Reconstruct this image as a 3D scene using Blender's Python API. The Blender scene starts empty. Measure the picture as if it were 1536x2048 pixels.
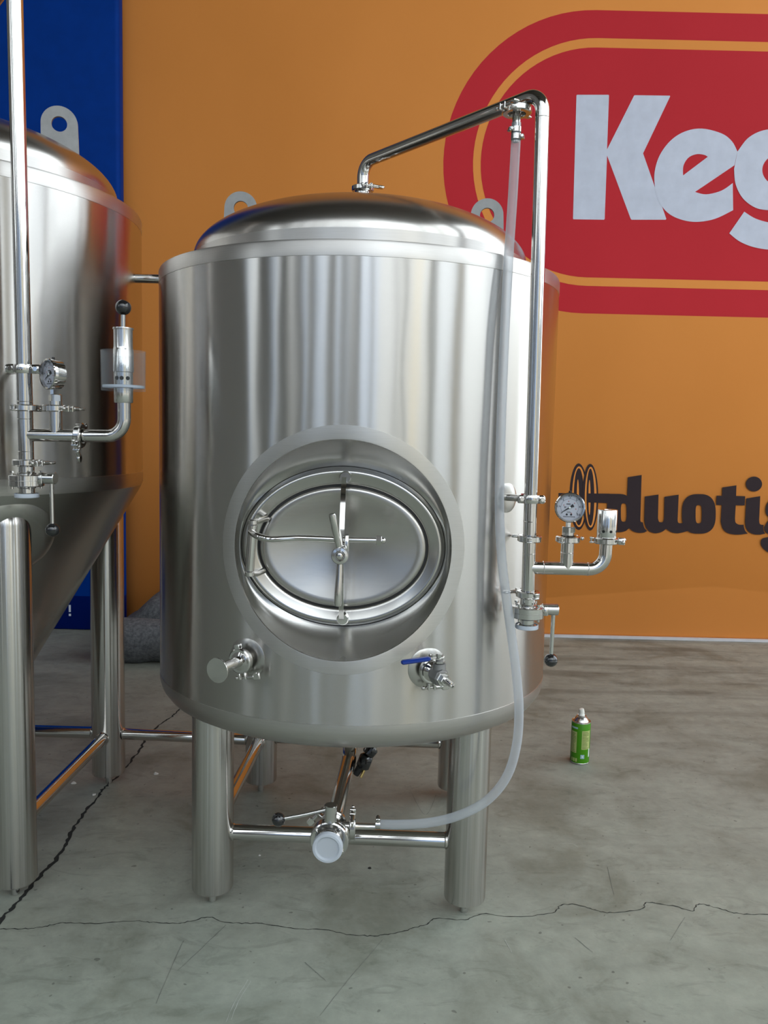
import bpy, bmesh, math, random
from mathutils import Vector, Matrix
from mathutils.geometry import tessellate_polygon
random.seed(7)
PI = math.pi
SC = bpy.context.scene
COL = SC.collection

# ------------------------------------------------------------------ camera, sky, exposure
CAM_H = 1.10
FPX, PITCH, ROLL = 1633.0, 0.0969, 0.0236
cam_data = bpy.data.cameras.new('camera')
cam_data.sensor_fit = 'VERTICAL'
cam_data.sensor_height = 32.0
cam_data.lens = FPX / 2048.0 * 32.0
cam_data.clip_start = 0.05
cam_data.clip_end = 300
cam = bpy.data.objects.new('camera', cam_data)
COL.objects.link(cam)
cam.matrix_world = (Matrix.Translation((0, 0, CAM_H)) @ Matrix.Rotation(PI / 2 - PITCH, 4, 'X')
                    @ Matrix.Rotation(ROLL, 4, 'Z'))
SC.camera = cam

world = bpy.data.worlds.new('overcast_sky')
SC.world = world
world.use_nodes = True
bgn = world.node_tree.nodes['Background']
bgn.inputs[0].default_value = (0.86, 0.94, 1.0, 1)
bgn.inputs[1].default_value = 3.6

vs = SC.view_settings
vs.view_transform = 'Standard'
vs.look = 'None'
vs.gamma = 1.0
vs.exposure = 0.12
vs.use_curve_mapping = False
SC.cycles.use_denoising = True
SC.cycles.max_bounces = 10
SC.cycles.diffuse_bounces = 5
SC.cycles.glossy_bounces = 6
SC.cycles.transmission_bounces = 8
SC.cycles.transparent_max_bounces = 12
SC.cycles.sample_clamp_indirect = 8.0
SC.cycles.caustics_reflective = False
SC.cycles.caustics_refractive = False

# hall extents (metres); the photograph looks along +y, the hall is open to the yard behind the camera and on the right
HX0, HX1, HY0, HY1, HZ = -6.5, 4.9, -3.4, 4.62, 7.8
# openings: (side, from, to, bottom, top)
OPENINGS = [
    ('right', -3.2, -1.4, 0.0, 7.4), ('right', -1.2, 1.2, 0.0, 7.4), ('right', 1.35, 4.1, 0.0, 7.4),
    ('rear', -5.6, -4.9, 1.0, 7.2), ('rear', -4.2, -3.5, 0.0, 7.2), ('rear', -3.0, -2.55, 1.0, 7.2), ('rear', -2.15, -1.62, 0.0, 7.2), ('rear', -1.30, -0.85, 1.0, 7.2), ('rear', -0.62, -0.22, 1.0, 7.2),
    ('rear', 0.02, 0.62, 0.0, 7.4), ('rear', 0.74, 2.5, 0.0, 7.4), ('rear', 2.62, 4.7, 0.0, 7.4),
    ('left', -2.9, -1.9, 1.1, 5.4),
]

# ------------------------------------------------------------------ layout: photo direction -> point on the plane y = depth
def at(px, py, depth):
    X, Y = px - 768.0, py - 1024.0
    cr, sr = math.cos(ROLL), math.sin(ROLL)
    X, Y = cr * X + sr * Y, -sr * X + cr * Y
    c, s = math.cos(PITCH), math.sin(PITCH)
    r = Vector((X, c * FPX - s * Y, -s * FPX - c * Y))
    return Vector((0, 0, CAM_H)) + r * (depth / r.y)

def on_floor(px, py, z=0.0):
    p1 = at(px, py, 1.0) - Vector((0, 0, CAM_H))
    return Vector((0, 0, CAM_H)) + p1 * ((z - CAM_H) / p1.z)

# ------------------------------------------------------------------ materials
def new_mat(name):
    m = bpy.data.materials.new(name)
    m.use_nodes = True
    nt = m.node_tree
    b = nt.nodes['Principled BSDF']
    return m, nt, b

def N(nt, kind, **kw):
    n = nt.nodes.new(kind)
    for k, v in kw.items():
        setattr(n, k, v)
    return n

def ramp(nt, src, stops):
    r = N(nt, 'ShaderNodeValToRGB')
    while len(r.color_ramp.elements) < len(stops):
        r.color_ramp.elements.new(0.5)
    for e, (p, c) in zip(r.color_ramp.elements, stops):
        e.position = p
        e.color = c if len(c) == 4 else (*c, 1)
    nt.links.new(src, r.inputs[0])
    return r

def mapped_noise(nt, scale, vec=(1, 1, 1), detail=3, rough=0.5, dist=0.0):
    tc = N(nt, 'ShaderNodeTexCoord')
    mp = N(nt, 'ShaderNodeMapping')
    mp.inputs['Scale'].default_value = vec
    nt.links.new(tc.outputs['Object'], mp.inputs['Vector'])
    n = N(nt, 'ShaderNodeTexNoise')
    n.inputs['Scale'].default_value = scale
    n.inputs['Detail'].default_value = detail
    n.inputs['Roughness'].default_value = rough
    n.inputs['Distortion'].default_value = dist
    nt.links.new(mp.outputs[0], n.inputs['Vector'])
    return n

def simple(name, col, rough=0.5, metal=0.0, coat=0.0, spec=0.5):
    m, nt, b = new_mat(name)
    b.inputs['Base Color'].default_value = (*col, 1)
    b.inputs['Roughness'].default_value = rough
    b.inputs['Metallic'].default_value = metal
    b.inputs['Specular IOR Level'].default_value = spec
    if coat:
        b.inputs['Coat Weight'].default_value = coat
        b.inputs['Coat Roughness'].default_value = 0.08
    # a little tonal wear so that nothing is perfectly uniform
    n = mapped_noise(nt, 14, detail=4)
    r = ramp(nt, n.outputs[0], [(0.3, tuple(c * 0.93 for c in col)), (0.7, tuple(min(1, c * 1.05) for c in col))])
    nt.links.new(r.outputs[0], b.inputs['Base Color'])
    return m

def steel(name, col=(0.62, 0.605, 0.58), rough=0.2, aniso=0.0, tangent=(0, 0, 1), grain=(1, 1, 1), grain_amt=0.06,
          wav=0.0, wavvec=(1, 1, 1), wavscale=4.0, rvar=0.08):
    """stainless steel; 'tangent' is the direction in which the brushed grain smears reflections"""
    m, nt, b = new_mat(name)
    b.inputs['Metallic'].default_value = 1.0
    n = mapped_noise(nt, 30, grain, detail=5, rough=0.6)
    r = ramp(nt, n.outputs[0], [(0.25, tuple(c * (1 - grain_amt) for c in col)), (0.75, tuple(c * (1 + grain_amt) for c in col))])
    nt.links.new(r.outputs[0], b.inputs['Base Color'])
    mr = N(nt, 'ShaderNodeMapRange')
    mr.inputs['To Min'].default_value = rough * (1 - rvar)
    mr.inputs['To Max'].default_value = rough * (1 + rvar)
    nt.links.new(n.outputs[0], mr.inputs[0])
    nt.links.new(mr.outputs[0], b.inputs['Roughness'])
    if aniso:
        b.inputs['Anisotropic'].default_value = aniso
        cx = N(nt, 'ShaderNodeCombineXYZ')
        for i in range(3):
            cx.inputs[i].default_value = tangent[i]
        nt.links.new(cx.outputs[0], b.inputs['Tangent'])
    if wav:
        w = mapped_noise(nt, wavscale, wavvec, detail=2, rough=0.5)
        bp = N(nt, 'ShaderNodeBump')
        bp.inputs['Strength'].default_value = 1.0
        bp.inputs['Distance'].default_value = wav
        nt.links.new(w.outputs[0], bp.inputs['Height'])
        nt.links.new(bp.outputs[0], b.inputs['Normal'])
    return m

M = {}
M['shell'] = steel('brushed_jacket_steel', (0.515, 0.495, 0.47), 0.25, 1.0, (0, 0, 1), (0.6, 0.6, 30), 0.018, 0.0035, (1.0, 1.0, 0.22), 6.0, 0.02)
M['band'] = steel('satin_weld_band', (0.515, 0.495, 0.47), 0.36, 0.6, (0, 0, 1), (0.6, 0.6, 30), 0.06)
M['dome'] = steel('satin_dome_steel', (0.48, 0.46, 0.43), 0.25, 0.4, (0, 0, 1), (1, 1, 12), 0.04)
M['satin'] = steel('satin_steel', (0.46, 0.45, 0.425), 0.27, 0.3, (0, 0, 1), (0.1, 0.1, 0.1), 0.01)
M['leg'] = steel('brushed_leg_steel', (0.56, 0.54, 0.515), 0.18, 1.0, (0, 0, 1), (5, 5, 0.04), 0.16, rvar=0.25)  # vertical streaks in the colour imitate streaked reflections on the legs
M['polish'] = steel('polished_pipe_steel', (0.58, 0.565, 0.54), 0.09, 0.0, grain_amt=0.02)
M['mirror'] = steel('mirror_steel', (0.60, 0.585, 0.56), 0.05, 0.0, grain_amt=0.02)
M['machined'] = steel('machined_steel', (0.60, 0.59, 0.57), 0.15, 0.0, grain_amt=0.04)
M['lug'] = steel('dull_lug_steel', (0.29, 0.29, 0.285), 0.6, 0.0, grain_amt=0.14)
M['frame'] = steel('satin_frame_steel', (0.48, 0.465, 0.44), 0.2, 0.0, grain_amt=0.01)
M['weld'] = steel('weld_bead_steel', (0.66, 0.64, 0.61), 0.22, 0.0, grain_amt=0.1)
M['black_plastic'] = simple('black_bakelite', (0.012, 0.012, 0.013), 0.12, coat=0.6)
M['black_rubber'] = simple('black_rubber', (0.012, 0.012, 0.012), 0.55)
M['hole'] = simple('dark_bore', (0.01, 0.01, 0.01), 0.9)
M['blue_grip'] = simple('blue_vinyl_grip', (0.008, 0.035, 0.24), 0.32)
M['brass'] = steel('brass_tip', (0.75, 0.55, 0.22), 0.2, 0.0)
M['red_rubber'] = simple('red_rubber_pad', (0.45, 0.02, 0.02), 0.5)
M['dial_white'] = simple('dial_enamel', (0.46, 0.475, 0.535), 0.5)
M['ink'] = simple('black_ink', (0.015, 0.015, 0.02), 0.6)
M['ink_grey'] = simple('grey_ink', (0.22, 0.23, 0.27), 0.6)
M['ink_red'] = simple('red_ink', (0.34, 0.12, 0.12), 0.6)
M['can_green'] = simple('green_can_print', (0.055, 0.235, 0.004), 0.32, spec=0.35)
M['can_pale'] = simple('pale_text_panel', (0.42, 0.47, 0.17), 0.35)
M['can_white'] = simple('white_print', (0.7, 0.75, 0.72), 0.35)
M['can_text'] = simple('dark_green_text', (0.10, 0.16, 0.03), 0.4)
M['can_blue'] = simple('pale_blue_print', (0.30, 0.48, 0.52), 0.35)
M['tin'] = steel('tin_rim', (0.6, 0.59, 0.57), 0.25, 0.0)
M['nozzle'] = simple('white_nozzle_plastic', (0.80, 0.79, 0.72), 0.4)
M['letter_pale'] = simple('pale_grey_print', (0.62, 0.645, 0.75), 0.6, spec=0.2)
M['script_dark'] = simple('dark_brown_print', (0.036, 0.023, 0.026), 0.6, spec=0.15)
M['blue_vinyl'] = simple('blue_vinyl', (0.0004, 0.034, 0.24), 0.42, spec=0.04)
M['blue_skirt'] = simple('navy_vinyl', (0.0006, 0.009, 0.11), 0.42, spec=0.04)
M['white_paint'] = simple('white_print_mark', (0.75, 0.78, 0.85), 0.5)
M['trim'] = simple('pale_metal_trim', (0.62, 0.60, 0.62), 0.4)
M['hall_wall'] = simple('hall_wall_panels', (0.33, 0.325, 0.31), 0.8)
M['hall_ceiling'] = simple('dark_roof_sheet', (0.16, 0.15, 0.13), 0.85)
M['column'] = simple('painted_column', (0.05, 0.05, 0.05), 0.6)
M['column_yellow'] = simple('yellow_painted_column', (0.50, 0.36, 0.10), 0.6)
M['apron'] = simple('outdoor_concrete', (0.38, 0.355, 0.31), 0.9)
M['crack'] = simple('crack_dirt', (0.016, 0.017, 0.015), 0.95)
M['crumb'] = simple('pale_crumb', (0.6, 0.58, 0.54), 0.8)

def glassy(name, col, rough, trans, alpha_ior=1.4):
    m, nt, b = new_mat(name)
    b.inputs['Base Color'].default_value = (*col, 1)
    b.inputs['Roughness'].default_value = rough
    b.inputs['Transmission Weight'].default_value = trans
    b.inputs['IOR'].default_value = alpha_ior
    return m
def milky(name, col, clear, rough=0.25, edge=0.25):
    """thin cloudy plastic: part of the light passes straight through, the rest scatters on both sides"""
    m, nt, b = new_mat(name)
    L = nt.links
    b.inputs['Base Color'].default_value = (*col, 1)
    b.inputs['Roughness'].default_value = rough
    tl = N(nt, 'ShaderNodeBsdfTranslucent')
    tl.inputs[0].default_value = (*col, 1)
    tp = N(nt, 'ShaderNodeBsdfTransparent')
    tp.inputs[0].default_value = (0.96, 0.97, 0.98, 1)
    m1 = N(nt, 'ShaderNodeMixShader')
    m1.inputs[0].default_value = 0.35
    L.new(b.outputs[0], m1.inputs[1])
    L.new(tl.outputs[0], m1.inputs[2])
    lw = N(nt, 'ShaderNodeLayerWeight')
    lw.inputs[0].default_value = 0.35
    mr = N(nt, 'ShaderNodeMapRange')
    mr.inputs['To Min'].default_value = clear
    mr.inputs['To Max'].default_value = clear * edge
    L.new(lw.outputs['Facing'], mr.inputs[0])
    m2 = N(nt, 'ShaderNodeMixShader')
    L.new(mr.outputs[0], m2.inputs[0])
    L.new(m1.outputs[0], m2.inputs[1])
    L.new(tp.outputs[0], m2.inputs[2])
    out = nt.nodes['Material Output']
    L.new(m2.outputs[0], out.inputs[0])
    return m
M['clear'] = milky('clear_acrylic', (0.75, 0.78, 0.80), 0.97, 0.05, 0.74)
M['hose'] = milky('milky_silicone', (0.70, 0.74, 0.78), 0.68, 0.2)
M['cap'] = milky('frosted_plastic_cap', (0.74, 0.79, 0.86), 0.15, 0.35)

def vinyl_mat(name, col, tint):
    m, nt, b = new_mat(name)
    n = mapped_noise(nt, 0.9, (1, 1, 0.6), detail=4)
    r = ramp(nt, n.outputs[0], [(0.3, tuple(c * 0.93 for c in col)), (0.75, tint)])
    nt.links.new(r.outputs[0], b.inputs['Base Color'])
    b.inputs['Roughness'].default_value = 0.66
    b.inputs['Specular IOR Level'].default_value = 0.15
    w = mapped_noise(nt, 220, detail=2)
    bp = N(nt, 'ShaderNodeBump')
    bp.inputs['Strength'].default_value = 0.15
    bp.inputs['Distance'].default_value = 0.001
    nt.links.new(w.outputs[0], bp.inputs['Height'])
    nt.links.new(bp.outputs[0], b.inputs['Normal'])
    return m
M['orange'] = vinyl_mat('orange_banner_vinyl', (0.83, 0.298, 0.062), (0.87, 0.32, 0.072))
M['red'] = vinyl_mat('red_print', (0.57, 0.023, 0.033), (0.60, 0.027, 0.038))

def felt_mat():
    m, nt, b = new_mat('grey_felt')
    n = mapped_noise(nt, 60, detail=6, rough=0.8)
    r = ramp(nt, n.outputs[0], [(0.35, (0.075, 0.08, 0.088)), (0.5, (0.14, 0.145, 0.155)), (0.75, (0.26, 0.265, 0.275))])
    nt.links.new(r.outputs[0], b.inputs['Base Color'])
    b.inputs['Roughness'].default_value = 0.95
    bp = N(nt, 'ShaderNodeBump')
    bp.inputs['Strength'].default_value = 0.6
    bp.inputs['Distance'].default_value = 0.004
    nt.links.new(n.outputs[0], bp.inputs['Height'])
    nt.links.new(bp.outputs[0], b.inputs['Normal'])
    return m
M['felt'] = felt_mat()

def concrete_mat():
    m, nt, b = new_mat('grey_green_concrete')
    L = nt.links
    big = mapped_noise(nt, 1.1, detail=5, rough=0.55)
    fine = mapped_noise(nt, 16, detail=8, rough=0.7)
    # greener towards the camera, warmer with depth, broken up by noise
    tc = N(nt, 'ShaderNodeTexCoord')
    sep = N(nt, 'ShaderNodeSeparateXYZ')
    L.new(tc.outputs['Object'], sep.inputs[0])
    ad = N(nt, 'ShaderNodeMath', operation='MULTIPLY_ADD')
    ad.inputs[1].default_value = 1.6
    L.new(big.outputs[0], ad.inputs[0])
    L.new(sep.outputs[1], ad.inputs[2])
    depth_mix = N(nt, 'ShaderNodeMapRange')
    depth_mix.inputs['From Min'].default_value = 2.0
    depth_mix.inputs['From Max'].default_value = 3.4
    L.new(ad.outputs[0], depth_mix.inputs[0])
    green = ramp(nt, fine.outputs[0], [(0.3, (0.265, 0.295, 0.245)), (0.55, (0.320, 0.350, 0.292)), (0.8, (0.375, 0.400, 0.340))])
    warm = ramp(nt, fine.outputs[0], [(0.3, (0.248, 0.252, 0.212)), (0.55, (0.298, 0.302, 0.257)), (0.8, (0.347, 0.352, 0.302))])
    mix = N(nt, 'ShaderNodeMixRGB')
    L.new(depth_mix.outputs[0], mix.inputs[0])
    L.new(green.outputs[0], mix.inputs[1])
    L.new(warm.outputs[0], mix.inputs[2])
    # blotches
    blot = mapped_noise(nt, 3.2, (1, 1, 1), detail=6, rough=0.62, dist=0.6)
    br = ramp(nt, blot.outputs[0], [(0.34, (0.72, 0.72, 0.69)), (0.50, (1, 1, 1)), (0.68, (1.10, 1.11, 1.10))])
    mul = N(nt, 'ShaderNodeMixRGB', blend_type='MULTIPLY')
    mul.inputs[0].default_value = 1.0
    L.new(mix.outputs[0], mul.inputs[1])
    L.new(br.outputs[0], mul.inputs[2])
    # scuffs: short curved smears left by dragged feet and brushes
    sc1 = mapped_noise(nt, 7.5, (1, 2.2, 1), detail=7, rough=0.7, dist=1.6)
    scr = ramp(nt, sc1.outputs[0], [(0.36, (0.78, 0.79, 0.78)), (0.46, (1, 1, 1)), (0.60, (1, 1, 1)), (0.72, (1.12, 1.13, 1.12))])
    mul_s = N(nt, 'ShaderNodeMixRGB', blend_type='MULTIPLY')
    mul_s.inputs[0].default_value = 0.8
    L.new(mul.outputs[0], mul_s.inputs[1])
    L.new(scr.outputs[0], mul_s.inputs[2])
    mul = mul_s
    # trowel and sweep strokes, strongest at the back right
    mp = N(nt, 'ShaderNodeMapping')
    mp.inputs['Rotation'].default_value = (0, 0, 0.10)
    mp.inputs['Scale'].default_value = (1.0, 8.0, 1.0)
    L.new(tc.outputs['Object'], mp.inputs['Vector'])
    st = N(nt, 'ShaderNodeTexNoise')
    st.inputs['Scale'].default_value = 1.5
    st.inputs['Detail'].default_value = 5
    st.inputs['Distortion'].default_value = 0.5
    L.new(mp.outputs[0], st.inputs['Vector'])
    sr = ramp(nt, st.outputs[0], [(0.34, (0.66, 0.65, 0.63)), (0.50, (1, 1, 1)), (0.68, (1.12, 1.11, 1.09))])
    msk = N(nt, 'ShaderNodeMapRange')
    msk.inputs['From Min'].default_value = 2.7
    msk.inputs['From Max'].default_value = 3.5
    L.new(sep.outputs[1], msk.inputs[0])
    msk2 = N(nt, 'ShaderNodeMapRange')
    msk2.inputs['From Min'].default_value = 0.1
    msk2.inputs['From Max'].default_value = 0.9
    L.new(sep.outputs[0], msk2.inputs[0])
    mm = N(nt, 'ShaderNodeMath', operation='MULTIPLY')
    L.new(msk.outputs[0], mm.inputs[0])
    L.new(msk2.outputs[0], mm.inputs[1])
    ma = N(nt, 'ShaderNodeMath', operation='MULTIPLY_ADD', use_clamp=True)
    ma.inputs[1].default_value = 0.85
    ma.inputs[2].default_value = 0.15
    L.new(mm.outputs[0], ma.inputs[0])
    mul2 = N(nt, 'ShaderNodeMixRGB', blend_type='MULTIPLY')
    L.new(ma.outputs[0], mul2.inputs[0])
    L.new(mul.outputs[0], mul2.inputs[1])
    L.new(sr.outputs[0], mul2.inputs[2])
    # specks
    sp = mapped_noise(nt, 55, detail=1)
    spr = ramp(nt, sp.outputs[0], [(0.235, (0.45, 0.45, 0.45)), (0.26, (1, 1, 1))])
    mul3 = N(nt, 'ShaderNodeMixRGB', blend_type='MULTIPLY')
    mul3.inputs[0].default_value = 0.8
    L.new(mul2.outputs[0], mul3.inputs[1])
    L.new(spr.outputs[0], mul3.inputs[2])
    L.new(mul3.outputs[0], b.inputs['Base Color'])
    rr = N(nt, 'ShaderNodeMapRange')
    rr.inputs['To Min'].default_value = 0.42
    rr.inputs['To Max'].default_value = 0.75
    L.new(blot.outputs[0], rr.inputs[0])
    L.new(rr.outputs[0], b.inputs['Roughness'])
    b.inputs['Specular IOR Level'].default_value = 0.35
    bp = N(nt, 'ShaderNodeBump')
    bp.inputs['Strength'].default_value = 0.25
    bp.inputs['Distance'].default_value = 0.004
    L.new(fine.outputs[0], bp.inputs['Height'])
    L.new(bp.outputs[0], b.inputs['Normal'])
    return m
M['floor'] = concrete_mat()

# ------------------------------------------------------------------ mesh builder
WORLD = {}          # object name -> its world origin

def frame(p, z=(0, 0, 1), x=None):
    z = Vector(z).normalized()
    if x is None:
        x = Vector((1, 0, 0)) if abs(z.x) < 0.9 else Vector((0, 1, 0))
    x = Vector(x)
    x = (x - z * x.dot(z)).normalized()
    y = z.cross(x)
    m = Matrix((x, y, z)).transposed().to_4x4()
    m.translation = Vector(p)
    return m

class MB:
    def __init__(s):
        s.v, s.f = [], []

    def add(s, vs, fs, mtx=None):
        o = len(s.v)
        s.v += [tuple(mtx @ Vector(p)) if mtx else tuple(p) for p in vs]
        s.f += [tuple(i + o for i in f) for f in fs]
        return s

    def lathe(s, prof, mtx=None, seg=48, a0=0.0, a1=2 * PI):
        full = abs(a1 - a0 - 2 * PI) < 1e-6
        n = seg if full else seg + 1
        vs, fs, rings = [], [], []
        for r, z in prof:
            if r < 1e-7:
                rings.append([len(vs)])
                vs.append((0, 0, z))
            else:
                rings.append(list(range(len(vs), len(vs) + n)))
                vs += [(r * math.cos(a0 + (a1 - a0) * k / seg), r * math.sin(a0 + (a1 - a0) * k / seg), z) for k in range(n)]
        for A_, B_ in zip(rings, rings[1:]):
            m = seg
            for k in range(m):
                k2 = (k + 1) % n
                if len(A_) == 1 and len(B_) == 1:
                    continue
                if len(A_) == 1:
                    fs.append((A_[0], B_[k2], B_[k]))
                elif len(B_) == 1:
                    fs.append((A_[k], A_[k2], B_[0]))
                else:
                    fs.append((A_[k], A_[k2], B_[k2], B_[k]))
        return s.add(vs, fs, mtx)

    def cyl(s, p0, p1, r0, r1=None, seg=28, bev=0.0):
        r1 = r0 if r1 is None else r1
        p0, p1 = Vector(p0), Vector(p1)
        h = (p1 - p0).length
        b = bev
        prof = [(0, 0), (r0 - b, 0)] + ([(r0, b)] if b else []) + ([(r1, h - b)] if b else []) + [(r1 - b, h), (0, h)]
        return s.lathe(prof, frame(p0, p1 - p0), seg)

    def sphere(s, c, r, seg=24, sz=1.0, axis=(0, 0, 1)):
        prof = [(r * math.sin(PI * k / 14), -r * sz * math.cos(PI * k / 14)) for k in range(15)]
        prof[0] = (0, -r * sz)
        prof[-1] = (0, r * sz)
        return s.lathe(prof, frame(c, axis), seg)

    def tube(s, pts, r, seg=24, caps=True, inner=None):
        pts = [Vector(p) for p in pts]
        n = len(pts)
        rad = r if isinstance(r, (list, tuple)) else [r] * n
        tang = []
        for i in range(n):
            a = pts[max(i - 1, 0)]
            b = pts[min(i + 1, n - 1)]
            tang.append((b - a).normalized())
        ref = Vector((0, 0, 1)) if abs(tang[0].z) < 0.9 else Vector((1, 0, 0))
        x = (ref - tang[0] * ref.dot(tang[0])).normalized()
        vs, fs = [], []
        for i in range(n):
            x = (x - tang[i] * x.dot(tang[i])).normalized()
            y = tang[i].cross(x)
            vs += [tuple(pts[i] + (x * math.cos(2 * PI * k / seg) + y * math.sin(2 * PI * k / seg)) * rad[i]) for k in range(seg)]
        for i in range(n - 1):
            for k in range(seg):
                k2 = (k + 1) % seg
                fs.append((i * seg + k, i * seg + k2, (i + 1) * seg + k2, (i + 1) * seg + k))
        if caps:
            fs.append(tuple(range(seg - 1, -1, -1)))
            fs.append(tuple(range((n - 1) * seg, n * seg)))
        return s.add(vs, fs)

    def box(s, size, mtx, c=0.0):
        x, y, z = (d / 2 for d in size)
        if c <= 0:
            vs = [(i * x, j * y, k * z) for i in (-1, 1) for j in (-1, 1) for k in (-1, 1)]
            fs = [(0, 1, 3, 2), (4, 6, 7, 5), (0, 4, 5, 1), (2, 3, 7, 6), (0, 2, 6, 4), (1, 5, 7, 3)]
            return s.add(vs, fs, mtx)
        # chamfered along z: an octagonal prism with inset ends
        def ring(zz, q):
            X, Y = x - q, y - q
            return [(X - c, -Y, zz), (X, -Y + c, zz), (X, Y - c, zz), (X - c, Y, zz), (-X + c, Y, zz), (-X, Y - c, zz), (-X, -Y + c, zz), (-X + c, -Y, zz)]
        vs = ring(-z, c * 0.7) + ring(-z + c, 0) + ring(z - c, 0) + ring(z, c * 0.7)
        fs = [tuple(range(7, -1, -1)), tuple(range(24, 32))]
        for q in range(3):
            for k in range(8):
                k2 = (k + 1) % 8
                fs.append((q * 8 + k, q * 8 + k2, (q + 1) * 8 + k2, (q + 1) * 8 + k))
        return s.add(vs, fs, mtx)

    def prism(s, loops, t, mtx):
        """extrude 2D loops (outer first, then holes) by t along local z"""
        tri = tessellate_polygon([[Vector((p[0], p[1], 0)) for p in lp] for lp in loops])
        flat = [p for lp in loops for p in lp]
        n = len(flat)
        if t:
            vs = [(p[0], p[1], 0) for p in flat] + [(p[0], p[1], t) for p in flat]
            fs = [tuple(f) for f in tri] + [tuple(i + n for i in reversed(f)) for f in tri]
            o = 0
            for lp in loops:
                m = len(lp)
                for k in range(m):
                    a, b = o + k, o + (k + 1) % m
                    fs.append((a, b, b + n, a + n))
                o += m
        else:
            vs = [(p[0], p[1], 0) for p in flat]
            fs = [tuple(f) for f in tri]
        return s.add(vs, fs, mtx)

    def build(s, name, mat, parent=None, smooth=38, origin=None):
        me = bpy.data.meshes.new(name)
        vs = [Vector(p) for p in s.v]
        lo = Vector((min(p[i] for p in vs) for i in range(3)))
        hi = Vector((max(p[i] for p in vs) for i in range(3)))
        o = Vector(origin) if origin is not None else Vector(((lo.x + hi.x) / 2, (lo.y + hi.y) / 2, lo.z))
        me.from_pydata([tuple(p - o) for p in vs], [], s.f)
        bm = bmesh.new()
        bm.from_mesh(me)
        bmesh.ops.recalc_face_normals(bm, faces=bm.faces)
        bm.to_mesh(me)
        bm.free()
        me.materials.append(M[mat] if isinstance(mat, str) else mat)
        if smooth:
            for p in me.polygons:
                p.use_smooth = True
            me.set_sharp_from_angle(angle=math.radians(smooth))
        ob = bpy.data.objects.new(name, me)
        COL.objects.link(ob)
        if parent is not None:
            ob.parent = parent
            ob.location = o - WORLD[parent.name]
        else:
            ob.location = o
        WORLD[ob.name] = o
        return ob

def thing(name, label, cat, loc, group=None):
    o = bpy.data.objects.new(name, None)
    o.empty_display_size = 0.05
    COL.objects.link(o)
    o.location = loc
    WORLD[o.name] = Vector(loc)
    tag(o, label, cat, group)
    return o

def tag(o, label=None, cat=None, group=None, kind=None):
    if label:
        o['label'] = label
    if cat:
        o['category'] = cat
    if group:
        o['group'] = group
    if kind:
        o['kind'] = kind
    return o

def catmull(pts, n=8, closed=False):
    out = []
    m = len(pts)
    D = len(pts[0])
    rng = range(m) if closed else range(m - 1)
    for i in rng:
        if closed:
            p0, p1, p2, p3 = pts[(i - 1) % m], pts[i], pts[(i + 1) % m], pts[(i + 2) % m]
        else:
            p0, p1, p2, p3 = pts[max(i - 1, 0)], pts[i], pts[i + 1], pts[min(i + 2, m - 1)]
        for k in range(n):
            t = k / n
            out.append(tuple(0.5 * (2 * p1[j] + (p2[j] - p0[j]) * t + (2 * p0[j] - 5 * p1[j] + 4 * p2[j] - p3[j]) * t * t
                             + (3 * p1[j] - p0[j] - 3 * p2[j] + p3[j]) * t ** 3) for j in range(D)))
    if not closed:
        out.append(tuple(pts[-1]))
    return out

def fillet(pts, rad, n=10):
    """polyline with rounded corners -> dense path"""
    pts = [Vector(p) for p in pts]
    out = [pts[0]]
    for i in range(1, len(pts) - 1):
        a = (pts[i - 1] - pts[i]).normalized()
        b = (pts[i + 1] - pts[i]).normalized()
        ang = a.angle(b)
        d = rad / math.tan(ang / 2)
        p, q = pts[i] + a * d, pts[i] + b * d
        c = pts[i] + (a + b).normalized() * (rad / math.sin(ang / 2))
        u, w = p - c, q - c
        th = u.angle(w)
        for k in range(n + 1):
            t = k / n
            out.append(c + (u * math.sin((1 - t) * th) + w * math.sin(t * th)) / math.sin(th))
    out.append(pts[-1])
    return out

def text_loops(mb, txt, size, mtx):
    cu = bpy.data.curves.new('txt', 'FONT')
    cu.body = txt
    cu.size = size
    cu.align_x = 'CENTER'
    cu.align_y = 'CENTER'
    ob = bpy.data.objects.new('txt', cu)
    COL.objects.link(ob)
    dg = bpy.context.evaluated_depsgraph_get()
    me = ob.evaluated_get(dg).to_mesh()
    mb.add([tuple(v.co) for v in me.vertices], [tuple(p.vertices) for p in me.polygons], mtx)
    ob.evaluated_get(dg).to_mesh_clear()
    bpy.data.objects.remove(ob)
    bpy.data.curves.remove(cu)

# ------------------------------------------------------------------ the hall
WALL_Y = 4.42                       # face of the printed backdrop
m = MB()
m.add([(HX0, HY0, 0), (HX1, HY0, 0), (HX1, HY1, 0), (HX0, HY1, 0)], [(0, 1, 2, 3)])
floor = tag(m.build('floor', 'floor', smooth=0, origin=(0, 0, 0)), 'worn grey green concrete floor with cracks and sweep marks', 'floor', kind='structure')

m = MB()
m.box((HX1 - HX0 + 0.4, HY1 - HY0 + 0.4, 0.2), Matrix.Translation(((HX0 + HX1) / 2, (HY0 + HY1) / 2, HZ + 0.1)))
ceil = tag(m.build('ceiling', 'hall_ceiling', smooth=0), 'dark metal roof sheet high above the hall', 'ceiling', kind='structure')
for k in range(6):
    yb = HY0 + 0.8 + k * 1.35
    m = MB()
    m.box((HX1 - HX0 - 0.1, 0.16, 0.34), Matrix.Translation(((HX0 + HX1) / 2, yb, HZ - 0.17)))
    m.build('roof_beam', 'column', ceil, smooth=0)

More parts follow.
